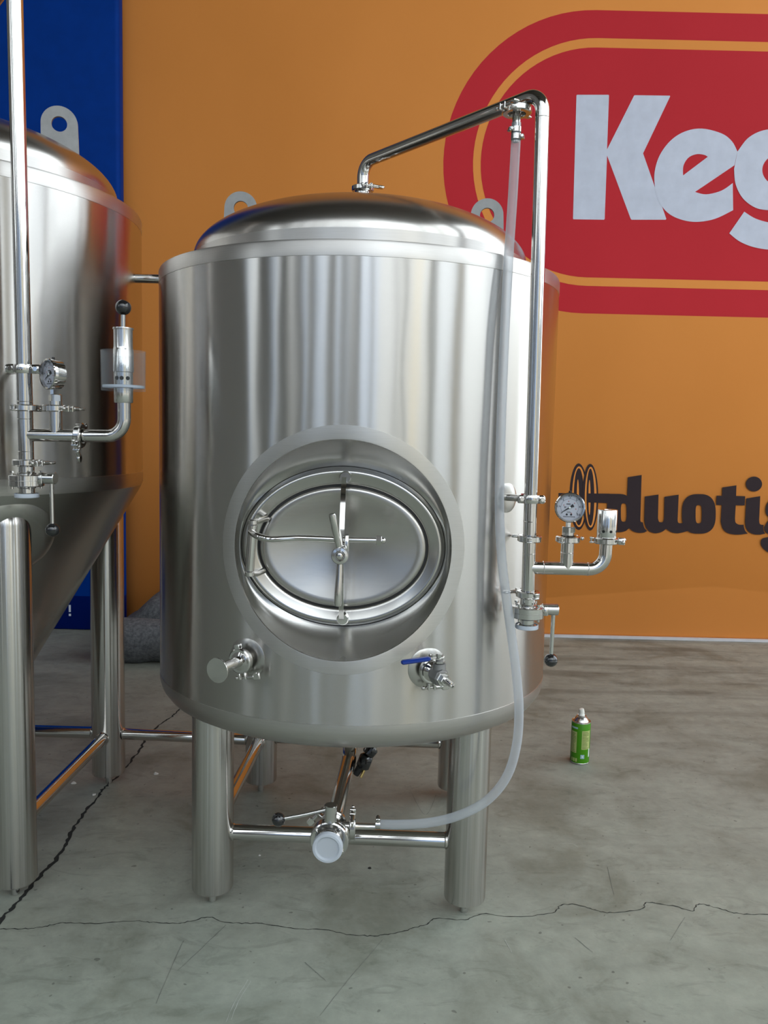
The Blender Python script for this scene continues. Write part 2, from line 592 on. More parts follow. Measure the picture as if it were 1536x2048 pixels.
def hall_wall(name, side):
    """a wall slab with its openings left out: stacked boxes around every opening"""
    T = 0.2
    if side in ('right', 'left'):
        a0, a1 = HY0, HY1
    else:
        a0, a1 = HX0, HX1
    ops = sorted([o[1:] for o in OPENINGS if o[0] == side])
    rects = []
    cur = a0
    for (s0, s1, z0, z1) in ops:
        rects.append((cur, s0, 0, HZ))
        if z0 > 0:
            rects.append((s0, s1, 0, z0))
        rects.append((s0, s1, z1, HZ))
        cur = s1
    rects.append((cur, a1, 0, HZ))
    mb = MB()
    for (s0, s1, z0, z1) in rects:
        c, zc = (s0 + s1) / 2, (z0 + z1) / 2
        if side == 'right':
            mb.box((T, s1 - s0, z1 - z0), Matrix.Translation((HX1 + T / 2, c, zc)))
        elif side == 'left':
            mb.box((T, s1 - s0, z1 - z0), Matrix.Translation((HX0 - T / 2, c, zc)))
        elif side == 'rear':
            mb.box((s1 - s0, T, z1 - z0), Matrix.Translation((c, HY0 - T / 2, zc)))
        else:
            mb.box((s1 - s0, T, z1 - z0), Matrix.Translation((c, HY1 + T / 2, zc)))
    return tag(mb.build(name, 'hall_wall', smooth=0), None, None, kind='structure')
for nm, sd, lb in (('wall_right', 'right', 'grey hall wall with the open daylight doorway'), ('wall_left', 'left', 'grey hall wall with a few windows'),
                   ('wall_rear', 'rear', 'grey hall wall with a row of windows'), ('wall_back', 'back', 'plain grey hall wall behind the printed backdrops')):
    w_ = hall_wall(nm, sd)
    tag(w_, lb, 'wall')
# daylight comes in only through the openings; portals guide the sampling of the sky
for (sd, s0, s1, z0, z1) in OPENINGS:
    li = bpy.data.lights.new('opening_portal', 'AREA')
    li.shape = 'RECTANGLE'
    li.size, li.size_y = s1 - s0, z1 - z0
    li.cycles.is_portal = True
    lo = bpy.data.objects.new('opening_portal', li)
    COL.objects.link(lo)
    c, zc = (s0 + s1) / 2, (z0 + z1) / 2
    if sd == 'right':
        lo.matrix_world = Matrix.Translation((HX1 + 0.1, c, zc)) @ Matrix.Rotation(PI / 2, 4, 'Y') @ Matrix.Rotation(PI / 2, 4, 'Z')
    elif sd == 'left':
        lo.matrix_world = Matrix.Translation((HX0 - 0.1, c, zc)) @ Matrix.Rotation(-PI / 2, 4, 'Y') @ Matrix.Rotation(PI / 2, 4, 'Z')
    else:
        lo.matrix_world = Matrix.Translation((c, HY0 - 0.1, zc)) @ Matrix.Rotation(PI / 2, 4, 'X')
for k, (cx, cy, mt) in enumerate([(-3.3, -2.2, 'column'), (4.6, -1.30, 'column_yellow'), (4.6, 1.28, 'column')]):  # unseen columns added for dark and warm streaks in the steel
    m = MB()
    for dx in (-0.11, 0.11):
        m.box((0.02, 0.22, HZ), Matrix.Translation((cx + dx, cy, HZ / 2)))
    m.box((0.22, 0.014, HZ), Matrix.Translation((cx, cy, HZ / 2)))
    tag(m.build('streak_column', mt, smooth=0), 'added steel H section column mirrored as a streak in the tanks', 'column', 'added columns mirrored in the tanks', kind='structure')
m = MB()
m.add([(-60, -60, -0.03), (60, -60, -0.03), (60, 60, -0.03), (-60, 60, -0.03)], [(0, 1, 2, 3)])
tag(m.build('ground', 'apron', smooth=0), 'pale concrete yard outside the hall', 'ground', kind='structure')

# added blocks across the yard, blocking low sky and streaking the steel's reflections
for i, (x0, x1, hh, col) in enumerate([(-36, -25, 6.0, (0.28, 0.36, 0.50)), (-25, -18, 7.0, (0.22, 0.23, 0.23)), (-18, -12.5, 5.5, (0.28, 0.38, 0.56)), (-12.5, -10.6, 7.5, (0.07, 0.07, 0.07)),
                                       (-10.6, -9.4, 5.6, (0.50, 0.48, 0.44)), (-9.4, -8.4, 7.0, (0.06, 0.055, 0.055)), (-8.4, -4.4, 6.0, (0.29, 0.39, 0.57)), (-4.4, -3.2, 7.2, (0.08, 0.075, 0.07)), (-3.2, -1.4, 5.8, (0.31, 0.41, 0.59)),
                                       (-1.4, -0.2, 7.4, (0.07, 0.065, 0.06)), (-0.2, 3.2, 5.6, (0.34, 0.45, 0.66)), (3.2, 5.6, 6.2, (0.58, 0.57, 0.55)), (5.6, 6.4, 7.0, (0.20, 0.19, 0.17)), (6.4, 9.0, 5.8, (0.50, 0.47, 0.41)),
                                       (9.0, 11.0, 6.6, (0.72, 0.58, 0.34)), (11.0, 15.0, 5.8, (0.52, 0.50, 0.45)), (15.0, 16.2, 7.0, (0.25, 0.24, 0.22)), (16.2, 24.0, 5.5, (0.45, 0.50, 0.58)), (24.0, 36.0, 5.0, (0.66, 0.66, 0.64))]):
    mname = 'added_facade_%02d' % i
    M[mname] = simple(mname, col, 0.85)
    m = MB()
    m.box((x1 - x0 - 0.04, 5 + i % 3, hh), Matrix.Translation(((x0 + x1) / 2, -16.5 - (i % 3) / 2, hh / 2 - 0.03)))
    tag(m.build('added_yard_block', mname, smooth=0), 'added plain block across the yard that shapes reflections in the steel', 'building', 'added blocks across the yard', kind='structure')

for i, (y0, y1, hh, col) in enumerate([(-12.5, -4.5, 5.2, (0.50, 0.50, 0.48)), (-4.4, 2.2, 6.0, (0.34, 0.36, 0.40)), (2.3, 6.0, 4.6, (0.52, 0.49, 0.43))]):  # side blocks added to hide low sky from the polished pipes
    mname = 'added_side_facade_%02d' % i
    M[mname] = simple(mname, col, 0.85)
    m = MB()
    m.box((5, y1 - y0, hh), Matrix.Translation((22.5, (y0 + y1) / 2, hh / 2 - 0.03)))
    tag(m.build('added_yard_block', mname, smooth=0), 'added plain block across the yard that shapes reflections in the steel', 'building', 'added blocks across the yard', kind='structure')

# cracks in the concrete: dirt filled ribbons that follow the breaks
def ribbon(name, pxs, w0, w1, jit):
    P = catmull([tuple(on_floor(*p)) for p in pxs], 7)
    P = [Vector(p) for p in P]
    n = len(P)
    L_, R_ = [], []
    for i, p in enumerate(P):
        t = (P[min(i + 1, n - 1)] - P[max(i - 1, 0)]).normalized()
        nn = Vector((-t.y, t.x, 0))
        w = w0 + (w1 - w0) * i / (n - 1)
        off = random.uniform(-jit, jit)
        w *= random.uniform(0.45, 1.35)
        L_.append(p + nn * (off + w / 2) + Vector((0, 0, 0.0007)))
        R_.append(p + nn * (off - w / 2) + Vector((0, 0, 0.0007)))
    mb = MB()
    mb.add(L_ + R_, [(i, i + 1, n + i + 1, n + i) for i in range(n - 1)])
    return mb.build(name, 'crack', floor, smooth=0)
ribbon('crack', [(-40, 1890), (0, 1843), (25, 1815), (55, 1782), (80, 1752), (110, 1722), (132, 1685), (150, 1652), (170, 1625), (190, 1600), (203, 1582), (215, 1570), (240, 1548), (262, 1522), (280, 1500), (290, 1480), (300, 1468), (325, 1445), (340, 1436), (350, 1427), (366, 1414)], 0.011, 0.006, 0.0035)
ribbon('crack', [(-30, 1857), (0, 1858), (50, 1858), (90, 1853), (125, 1846), (190, 1847), (265, 1842), (300, 1845), (345, 1847), (380, 1843), (420, 1834), (450, 1845), (490, 1847), (530, 1848), (590, 1858), (650, 1860), (700, 1870), (740, 1872), (770, 1870), (815, 1860), (850, 1850), (872, 1838), (930, 1840), (965, 1828), (1030, 1834), (1105, 1826), (1122, 1811), (1155, 1810), (1190, 1820), (1220, 1826), (1285, 1818), (1293, 1805), (1345, 1812), (1385, 1822), (1398, 1808), (1440, 1818), (1480, 1828), (1536, 1830), (1600, 1835)], 0.0022, 0.0022, 0.0022)

M['scuff'] = simple('dark_scuff', (0.15, 0.16, 0.14), 0.9)
M['scratch'] = simple('pale_scratch', (0.44, 0.46, 0.42), 0.9)
def ribbon2(name, pxs, w, mat):
    ob = ribbon(name, pxs, w, w * 0.6, w * 0.4)
    ob.data.materials[0] = M[mat]
for pxs in ([(367, 1882), (345, 1930), (312, 2008)], [(452, 1850), (405, 1895), (355, 1942)], [(765, 1880), (722, 1930), (690, 1968), (640, 2032)], [(610, 1925), (652, 1962)],
            [(872, 1590), (850, 1630), (820, 1580)], [(1215, 1735), (1228, 1790)], [(1370, 1835), (1340, 1882)], [(1150, 1876), (1185, 1905)]):
    ribbon2('scuff', pxs, 0.0013, 'scuff')
for pxs in ([(502, 1962), (478, 2002), (462, 2040)], [(496, 1960), (470, 2003), (452, 2045)], [(1122, 1686), (1145, 1688), (1156, 1695)], [(1010, 1880), (1024, 1905)]):
    ribbon2('scratch', pxs, 0.0014, 'scratch')

# ------------------------------------------------------------------ printed backdrops
def stadium(cx, cz, h, x_end, n=40):
    pts = [(cx - h * math.sin(PI * k / n), cz + h * math.cos(PI * k / n)) for k in range(n + 1)]
    pts += [(x_end + h * math.sin(PI * k / n), cz - h * math.cos(PI * k / n)) for k in range(n + 1)]
    return pts

ORG = thing('orange_backdrop', 'tall orange printed backdrop with red oval emblem and dark script lettering', 'backdrop', (2.2, WALL_Y, 0))
m = MB()
bx0, bx1, bz0, bz1 = -1.46, 5.1, 0.014, 5.2
m.box((bx1 - bx0, 0.10, bz1 - bz0), Matrix.Translation(((bx0 + bx1) / 2, WALL_Y + 0.05, (bz0 + bz1) / 2)), 0.012)
m.build('banner', 'orange', ORG)
m = MB()
m.box((bx1 + 1.40, 0.02, 0.014), Matrix.Translation(((-1.40 + bx1) / 2, WALL_Y - 0.004, 0.008)))
m.build('bottom_rail', 'trim', ORG, smooth=0)

def wall_print(name, loops, layer, mat, parent, plane=WALL_Y):
    """flat print: loops are (x, z) on the backdrop face"""
    mb = MB()
    y = plane - 0.0006 * layer
    mb.prism(loops, 0.0, Matrix(((1, 0, 0, 0), (0, 0, 1, y), (0, 1, 0, 0), (0, 0, 0, 1))))
    return mb.build(name, mat, parent, smooth=0)

XE = 4.1
red = wall_print('emblem_oval', [stadium(1.030, 2.5185, 0.7635, XE)], 1, 'red', ORG)
wall_print('emblem_ring', [stadium(1.045, 2.5215, 0.6237, XE)], 2, 'orange', ORG)
wall_print('emblem_field', [stadium(1.040, 2.5203, 0.5785, XE)], 3, 'red', ORG)

def crop_to_wall(ox, oy, s):
    def f(pts):
        return [(lambda v: (v.x, v.z))(at(ox + p[0] / s, oy + p[1] / s, WALL_Y)) for p in pts]
    return f
fa = crop_to_wall(870, 0, 2.306)
fb = crop_to_wall(1110, 900, 6.982)
fc = crop_to_wall(1316, 900, 6.982)
def ell(cx, cy, rx, ry, n=48, p=2.0):
    out = []
    for k in range(n):
        c, s = math.cos(2 * PI * k / n), math.sin(2 * PI * k / n)
        out.append((cx + rx * math.copysign(abs(c) ** (2 / p), c), cy + ry * math.copysign(abs(s) ** (2 / p), s)))
    return out
# big pale letters
wall_print('letter', [fa([(655, 438), (799, 438), (802, 441), (793, 690), (918, 441), (922, 440), (1082, 442), (1084, 445), (959, 708), (1013, 862), (1042, 940), (1066, 1010), (1063, 1014), (906, 1014), (902, 1010), (793, 718), (782, 1010), (779, 1014), (638, 1012), (636, 1008), (652, 441)])], 4, 'letter_pale', ORG)
e_out = catmull([(1394, 700), (1368, 652), (1320, 616), (1230, 594), (1150, 608), (1085, 650), (1035, 718), (1012, 795), (1014, 865), (1030, 925), (1070, 980), (1130, 1012), (1205, 1024), (1290, 1010), (1374, 970)], 5) \
    + catmull([(1372, 845), (1320, 880), (1250, 897), (1198, 886)], 5) + [(1290, 824), (1380, 763)]
e_in = catmull([(1143, 810), (1145, 765), (1168, 728), (1205, 712), (1240, 715), (1257, 724)], 5)
wall_print('letter', [fa(e_out), fa(e_in)], 5, 'letter_pale', ORG)
g_out = catmull([(1394, 700), (1440, 640), (1500, 606), (1570, 596), (1640, 610), (1690, 640)], 5) + [(1700, 606), (1835, 606)] \
    + catmull([(1822, 960), (1790, 1060), (1720, 1125), (1620, 1152), (1536, 1152), (1460, 1138), (1400, 1112), (1356, 1077)], 5) \
    + catmull([(1425, 977), (1480, 1010), (1560, 1028), (1630, 1005), (1665, 940)], 5) \
    + catmull([(1610, 968), (1536, 970), (1475, 958), (1418, 915), (1385, 850), (1378, 780)], 5)
g_in = ell(1590, 785, 82, 72)
wall_print('letter', [fa(g_out), fa(g_in)], 6, 'letter_pale', ORG)
# coil mark and dark script
wall_print('coil_mark', [fb([(48, 600), (420, 604), (420, 732), (48, 728)])], 1, 'script_dark', ORG)
for j, cx in enumerate((330, 490)):
    rx = 128 if j == 0 else 112
    b0 = 2 + 4 * j
    wall_print('coil_mark', [fb(ell(cx, 652 + 6 * j, rx, 465))], b0, 'script_dark', ORG)
    wall_print('coil_mark', [fb(ell(cx + 6, 652 + 6 * j, rx - 30, 424))], b0 + 1, 'orange', ORG)
    wall_print('coil_mark', [fb(ell(cx + 2, 652 + 6 * j, rx - 58, 398))], b0 + 2, 'script_dark', ORG)
    wall_print('coil_mark', [fb(ell(cx - 12, 655 + 6 * j, 15, 245))], b0 + 3, 'orange', ORG)
wall_print('coil_mark', [fb([(440, 605), (760, 608), (760, 737), (440, 732)])], 10, 'script_dark', ORG)
d_out = [(600, 607), (900, 612)] + catmull([(900, 612), (960, 620), (1003, 640)], 4) + [(1012, 378), (1205, 348), (1187, 975)] \
    + catmull([(1187, 975), (1193, 1000), (1222, 1008)], 4) + catmull([(1226, 1030), (1243, 1085), (1282, 1130)], 4) \
    + catmull([(1240, 1150), (1170, 1155), (1090, 1135), (1030, 1090)], 5) + catmull([(990, 1125), (930, 1143), (860, 1143), (790, 1110), (742, 1040), (722, 950), (720, 850), (725, 740)], 5) + [(600, 735)]
d_in = ell(955, 872, 40, 128, 40, 3.6)
wall_print('script_letter', [fb(d_out), fb(d_in)], 11, 'script_dark', ORG)
u_out = [(-188, 648), (2, 620), (-6, 950)] + catmull([(-6, 950), (8, 998), (38, 1008), (66, 998), (78, 950)], 4) + [(85, 652), (283, 622), (268, 975)] \
    + catmull([(268, 975), (275, 1010), (300, 1020), (340, 1018)], 4) + [(440, 1040), (430, 1128)] \
    + catmull([(405, 1130), (330, 1150), (260, 1160), (180, 1145), (105, 1098)], 5) + catmull([(105, 1100), (60, 1135), (0, 1155), (-60, 1158), (-130, 1130), (-178, 1070), (-198, 980)], 5)
wall_print('script_letter', [fc(u_out)], 12, 'script_dark', ORG)
wall_print('script_letter', [fc(ell(563, 890, 236, 276, 60, 2.7)), fc(ell(561, 894, 43, 127, 40, 3.6))], 13, 'script_dark', ORG)
t_out = [(890, 522), (1088, 492), (1083, 640), (1210, 645), (1203, 772), (1078, 770), (1068, 950)] + catmull([(1068, 950), (1075, 1008), (1110, 1036), (1150, 1042), (1188, 1040)], 4) \
    + catmull([(1192, 1070), (1210, 1125), (1246, 1165)], 4) + catmull([(1150, 1178), (1060, 1178), (960, 1155), (900, 1100), (872, 1010), (872, 950)], 5) + [(882, 768), (805, 765), (810, 636), (888, 638)]
wall_print('script_letter', [fc(t_out)], 12, 'script_dark', ORG)
i_ = wall_print('script_letter', [fc([(1225, 675), (1420, 643), (1405, 975)] + catmull([(1405, 975), (1410, 1020), (1430, 1040), (1468, 1045)], 4) + catmull([(1462, 1075), (1468, 1130), (1492, 1165)], 4)
                + catmull([(1420, 1180), (1330, 1175), (1260, 1140), (1220, 1080), (1208, 1000)], 5))], 12, 'script_dark', ORG)
wall_print('letter_dot', [fc(ell(1332, 474, 113, 104))], 12, 'script_dark', ORG)
g2 = catmull([(1700, 640), (1600, 660), (1536, 720), (1505, 770), (1493, 840), (1505, 900), (1545, 955), (1500, 1030), (1475, 1085), (1490, 1140), (1545, 1175), (1600, 1190), (1536, 1212), (1450, 1235), (1425, 1290), (1450, 1360), (1536, 1428), (1660, 1450), (1800, 1420), (1880, 1320), (1860, 1200), (1760, 1120), (1640, 1085), (1760, 1060), (1870, 980), (1890, 820), (1840, 700)], 5, True)
wall_print('script_letter', [fc(g2), fc(ell(1690, 840, 60, 90))], 12, 'script_dark', ORG)

BLU = thing('blue_backdrop', 'glossy blue vinyl wrapped panel standing left of the orange backdrop', 'backdrop', (-2.6, 4.34, 0))
def rounded_panel(x0, x1, y0, y1, z0, z1, r, mat, name):
    pts = []
    for (cx, cy, a) in ((x1 - r, y1 - r, 0), (x0 + r, y1 - r, PI / 2), (x0 + r, y0 + r, PI), (x1 - r, y0 + r, 1.5 * PI)):
        pts += [(cx + r * math.cos(a + PI / 2 * k / 6), cy + r * math.sin(a + PI / 2 * k / 6)) for k in range(7)]
    mb = MB()
    mb.prism([pts], z1 - z0, Matrix.Translation((0, 0, z0)))
    return mb.build(name, mat, BLU)
zs = at(160, 1192, 4.33).z
rounded_panel(-3.8, -1.397, 4.33, 4.415, zs, 5.2, 0.022, 'blue_vinyl', 'panel')
rounded_panel(-3.8, -1.397, 4.33, 4.415, 0.004, zs, 0.022, 'blue_skirt', 'skirt')
mk = MB()
for (a, b, c, d) in ((137.5, 1210, 141.5, 1224), (137.5, 1227.5, 142, 1232)):
    p, q = at(a, d, 4.329), at(c, b, 4.329)
    mk.add([(p.x, 4.3292, p.z), (q.x, 4.3292, p.z), (q.x, 4.3292, q.z), (p.x, 4.3292, q.z)], [(0, 1, 2, 3)])
mk.build('printed_mark', 'white_paint', BLU, smooth=0)

# ------------------------------------------------------------------ shared fittings
def clamp_on(parent, p, axis, wing, r=0.0258, h=0.0135, nut=True):
    """hinged sanitary clamp ring round a pipe joint; 'wing' is the side where its bolt sits"""
    F = frame(p, axis, wing)
    mb = MB()
    mb.lathe([(r * 0.62, -h / 2), (r - 0.0025, -h / 2), (r, -h / 2 + 0.002), (r, h / 2 - 0.002), (r - 0.0025, h / 2), (r * 0.62, h / 2), (r * 0.62, -h / 2)], F, 40)
    for sy in (-1, 1):                                     # split ears that carry the bolt
        mb.box((0.014, 0.0045, h), F @ Matrix.Translation((r + 0.0055, sy * 0.0065, 0)), 0.001)
    for sz in (-1, 1):                                     # hinge knuckles
        mb.box((0.010, 0.011, 0.0032), F @ Matrix.Translation((-r - 0.003, 0, sz * 0.0045)), 0.0006)
    mb.cyl(F @ Vector((-r - 0.004, 0, -h / 2)), F @ Vector((-r - 0.004, 0, h / 2)), 0.0028, seg=12)
    ob = mb.build('clamp', 'machined', parent)
    if nut:
        nb = MB()
        x = r + 0.0085
        nb.cyl(F @ Vector((x, -0.016, 0)), F @ Vector((x, 0.014, 0)), 0.0027, seg=14)
        nb.cyl(F @ Vector((x, 0.010, 0)), F @ Vector((x, 0.026, 0)), 0.0046, 0.0042, seg=16, bev=0.0006)
        nb.box((0.015, 0.016, 0.0058), F @ Matrix.Translation((x, 0.032, 0)), 0.0018)
        nb.sphere(F @ Vector((x, -0.017, 0)), 0.0042, 14)
        nb.build('wing_nut', 'polish', ob)
    return ob

def pressure_gauge(label, c, face, base, sw, tilt=0.0):
    """c centre of the dial, face = direction the dial looks, base = joint it screws into"""
    base = Vector(base)
    c = Vector(c)
    root = thing('pressure_gauge', label, 'gauge', base)
    up = (0, 0, 1)
    n = Vector(face).normalized()
    x = Vector(up).cross(n).normalized()        # right hand of the dial as seen from the front
    F = frame(c, n, x)
    R = 0.0315
    mb = MB()
    mb.lathe([(0, -0.024), (R - 0.006, -0.024), (R - 0.002, -0.022), (R - 0.0015, -0.004), (R, -0.003), (R, 0.003), (R - 0.0016, 0.0046), (R - 0.0042, 0.0046), (R - 0.0046, 0.001), (R - 0.0046, -0.003)], F, 56)
    case = mb.build('case', 'mirror', root)
    mb = MB()
    mb.lathe([(0, 0), (R - 0.0044, 0), (R - 0.0044, -0.001)], F @ Matrix.Translation((0, 0, -0.002)), 48)
    dial = mb.build('dial', 'dial_white', root)
    # scale: 0 at lower left to 0.6 at lower right
    zt = -0.0017
    mb = MB()
    for k in range(7):
        a = math.radians(218 - 256 * k / 6)
        mb.box((0.0034, 0.0009, 0.0001), F @ Matrix.Translation((0.0198 * math.cos(a), 0.0198 * math.sin(a), zt)) @ Matrix.Rotation(a, 4, 'Z'))
        if k:
            text_loops(mb, ('0', '0.1', '0.2', '0.3', '0.4', '0.5', '0.6')[k], 0.0062, F @ Matrix.Translation((0.0236 * math.cos(a), 0.0236 * math.sin(a), zt)))
    text_loops(mb, 'MPa', 0.0052, F @ Matrix.Translation((-0.001, -0.0105, zt)))
    for k in range(4):
        mb.box((0.0015, 0.0024, 0.0001), F @ Matrix.Translation((-0.006 + k * 0.0021, 0.007, zt)))
    for k in range(3):
        mb.box((0.0050 - k * 0.0012, 0.0007, 0.0001), F @ Matrix.Translation((-0.0095, 0.0015 - k * 0.0014, zt)))
    for sx in (-1, 1):
        mb.cyl(F @ Vector((-0.001 + sx * 0.0045, -0.0150, zt)), F @ Vector((-0.001 + sx * 0.0045, -0.0150, zt + 0.0001)), 0.0022, seg=14)
    for k in range(9):
        mb.box((0.0016, 0.0019, 0.0001), F @ Matrix.Translation((-0.0115 + k * 0.0027, -0.0195, zt)))
    mb.build('numerals', 'ink', dial, smooth=0)
    mb = MB()
    mb.lathe([(0.0179, zt + 0.0001), (0.0187, zt + 0.0001)], F, 48, math.radians(-38), math.radians(218))
    mb.build('scale_arc', 'ink_grey', dial, smooth=0)
    mb = MB()
    for k in range(5):
        a = math.radians(160 - 58 * k)
        mb.cyl(F @ Vector((0.0130 * math.cos(a), 0.0130 * math.sin(a), zt)), F @ Vector((0.0130 * math.cos(a), 0.0130 * math.sin(a), zt + 0.0001)), 0.0012, seg=10)
    mb.build('inner_scale', 'ink_red', dial, smooth=0)
    a = math.radians(213)
    G = F @ Matrix.Translation((0, 0, zt + 0.0016)) @ Matrix.Rotation(a, 4, 'Z')
    mb = MB()
    mb.prism([[(-0.0090, -0.0030), (-0.0075, -0.0034), (-0.002, -0.0014), (0.012, -0.0009), (0.0225, 0.0), (0.012, 0.0009), (-0.002, 0.0014), (-0.0075, 0.0034), (-0.0090, 0.0030)]], 0.0004, G)
    nd = mb.build('needle', 'ink', root, smooth=0)
    mb = MB()
    mb.cyl(G @ Vector((0, 0, 0)), G @ Vector((0, 0, 0.0016)), 0.0021, seg=18)
    mb.build('pivot', 'can_white', nd)
    mb = MB()
    mb.cyl(c + Vector((0, 0, R - 0.001)) - n * 0.010, c + Vector((0, 0, R + 0.003)) - n * 0.010, 0.003, seg=12)
    mb.build('vent_plug', 'black_rubber', root)
    # stem and hexagonal adapter down to the joint
    bz = c.z - R
    cc = Vector((base.x, base.y, 0))
    mb = MB()
    mb.cyl(Vector((c.x, c.y, bz - 0.010)) - n * 0.008, Vector((c.x, c.y, bz + 0.003)) - n * 0.008, 0.0062, seg=6)
    mb.build('stem', 'machined', root)
    mb = MB()
    mb.cyl((base.x, base.y, base.z), (base.x, base.y, bz - 0.009), 0.0128, seg=28, bev=0.0012)
    for k in (0, 1):
        a_ = PI * k + 0.9
        mb.box((0.0006, 0.012, 0.012), Matrix.Translation((base.x, base.y, (base.z + bz) / 2 - 0.001)) @ Matrix.Rotation(-PI / 2 + (k - 0.5) * 1.3, 4, 'Z') @ Matrix.Translation((0.0127, 0, 0)))
    mb.build('adapter', 'machined', root, smooth=30)
    return root

def butterfly_valve(label, top, hdir, length, drop, cap=True):
    """valve hanging on a vertical pipe: 'top' is its upper joint, lever box points along hdir"""
    top = Vector(top)
    root = thing('butterfly_valve', label, 'valve', top - Vector((0, 0, 0.060)))
    F = frame(top, (0, 0, -1), hdir)
    mb = MB()
    mb.lathe([(0.0125, 0), (0.0225, 0), (0.0225, 0.003), (0.0158, 0.006), (0.0158, 0.017), (0.019, 0.019), (0.019, 0.022)], F, 40)
    mb.build('neck', 'machined', root)
    mb = MB()
    mb.lathe([(0.019, 0.046), (0.019, 0.049), (0.0158, 0.051), (0.0158, 0.060), (0.0225, 0.0635), (0.0225, 0.066), (0.0125, 0.066)], F, 40)
    mb.build('neck', 'machined', root)
    mb = MB()
    R = 0.0350
    mb.lathe([(0.0, 0.0215), (R - 0.003, 0.0215), (R, 0.0235), (R, 0.0335), (R - 0.0007, 0.034), (R, 0.0345), (R, 0.0445), (R - 0.003, 0.0465), (0.0, 0.0465)], F, 48)
    body = mb.build('body', 'machined', root)
    for k in range(4):
        a = PI / 4 + PI / 2 * k
        p = F @ Vector((0.0285 * math.cos(a), 0.0285 * math.sin(a), 0.0475))
        q = F @ Vector((0.0285 * math.cos(a), 0.0285 * math.sin(a), 0.0185))
        mb = MB()
        mb.cyl(p + Vector((0, 0, -0.004)), q, 0.0028, seg=12)
        mb.cyl(q, q + Vector((0, 0, 0.0045)), 0.0046, seg=6)
        mb.build('bolt', 'polish', body)
    mb = MB()
    zc = 0.028
    mb.cyl(F @ Vector((R - 0.004, 0, zc)), F @ Vector((R + 0.030, 0, zc)), 0.0122, seg=28, bev=0.001)
    mb.box((0.009, 0.0262, 0.0195), F @ Matrix.Translation((R + 0.002, 0, zc + 0.002)), 0.001)
    mb.build('lever_box', 'machined', root)
    p0 = F @ Vector((R + 0.0205, 0, zc))
    p1 = p0 + Vector((0, 0, -drop)) + Vector(length)
    mb = MB()
    mb.tube([p0, p0.lerp(p1, 0.5), p1], 0.0043, 16)
    hd = mb.build('handle', 'machined', root)
    mb = MB()
    mb.sphere(p1, 0.0146, 28)
    mb.lathe([(0.0146, -0.0006), (0.01495, 0), (0.0146, 0.0006)], frame(p1, (0, 0, 1)), 28)
    mb.build('knob', 'black_plastic', hd)
    if cap:
        mb = MB()
        mb.lathe([(0.0235, 0.0610), (0.0245, 0.0615), (0.0245, 0.0690), (0.0235, 0.0700), (0.0, 0.0700), (0, 0.0672), (0.0228, 0.0672), (0.0228, 0.0610), (0.0235, 0.0610)], F, 40)
        mb.build('end_cap', 'cap', root)
    return root

def leg_set(root, feet, r, z0, z1s, braces, br, bz, cap=0.0):
    """legs with threaded feet; braces join pairs of legs"""
    for (fx, fy), z1 in zip(feet, z1s):
        mb = MB()
        mb.lathe([(0, z0), (r - 0.006, z0), (r - 0.001, z0 + 0.002), (r, z0 + 0.006), (r, z1)] + ([(r * math.cos(PI / 2 * k / 8) if k < 8 else 0, z1 + cap * math.sin(PI / 2 * k / 8)) for k in range(1, 9)] if cap else []), Matrix.Translation((fx, fy, 0)), 48)
        lg = mb.build('leg', 'leg', root)
        mb = MB()
        mb.cyl((fx, fy, 0.0), (fx, fy, z0 + 0.004), 0.0095, seg=20, bev=0.001)
        mb.build('foot', 'machined', lg)
    for i, j in braces:
        a, b = Vector((*feet[i], bz)), Vector((*feet[j], bz))
        d = (b - a).normalized()
        mb = MB()
        mb.cyl(a + d * (r - 0.012), b - d * (r - 0.012), br, seg=32)
        for e, s in ((a + d * r, 1), (b - d * r, -1)):
            mb.lathe([(br, 0.003), (br + 0.0022, 0.0005), (br + 0.001, -0.006)], frame(e, d * s), 32)
        mb.build('brace', 'polish', root)

def lug_plate(root, c, r, hole, zb, yaw, shear=(0, 0), t=0.008):
    """lifting eye: round topped plate with a hole"""
    pts = [(r * math.cos(PI * k / 24), r * math.sin(PI * k / 24)) for k in range(25)]
    zl = zb - c[2]
    pts += [(-r - shear[0], zl), (r + shear[1], zl)]
    ho = [(hole * math.cos(-2 * PI * k / 28), hole * math.sin(-2 * PI * k / 28)) for k in range(28)]
    R = Matrix.Translation(c) @ Matrix.Rotation(yaw, 4, 'Z') @ Matrix.Rotation(PI / 2, 4, 'X') @ Matrix.Translation((0, 0, -t / 2))
    mb = MB()
    mb.prism([pts, ho], t, R)
    return mb.build('lifting_lug', 'lug', root, smooth=30)

# ------------------------------------------------------------------ bright tank (centre)
AX, AY, R0 = -0.072, 2.10, 0.490
ZT, ZB = 1.470, 0.440               # top edge of the jacket, lowest level of the bottom knuckle
BT = thing('bright_tank', 'squat stainless steel tank with oval manway door in the middle of the view', 'tank', (AX, AY, 0))
TA = Matrix.Translation((AX, AY, 0))

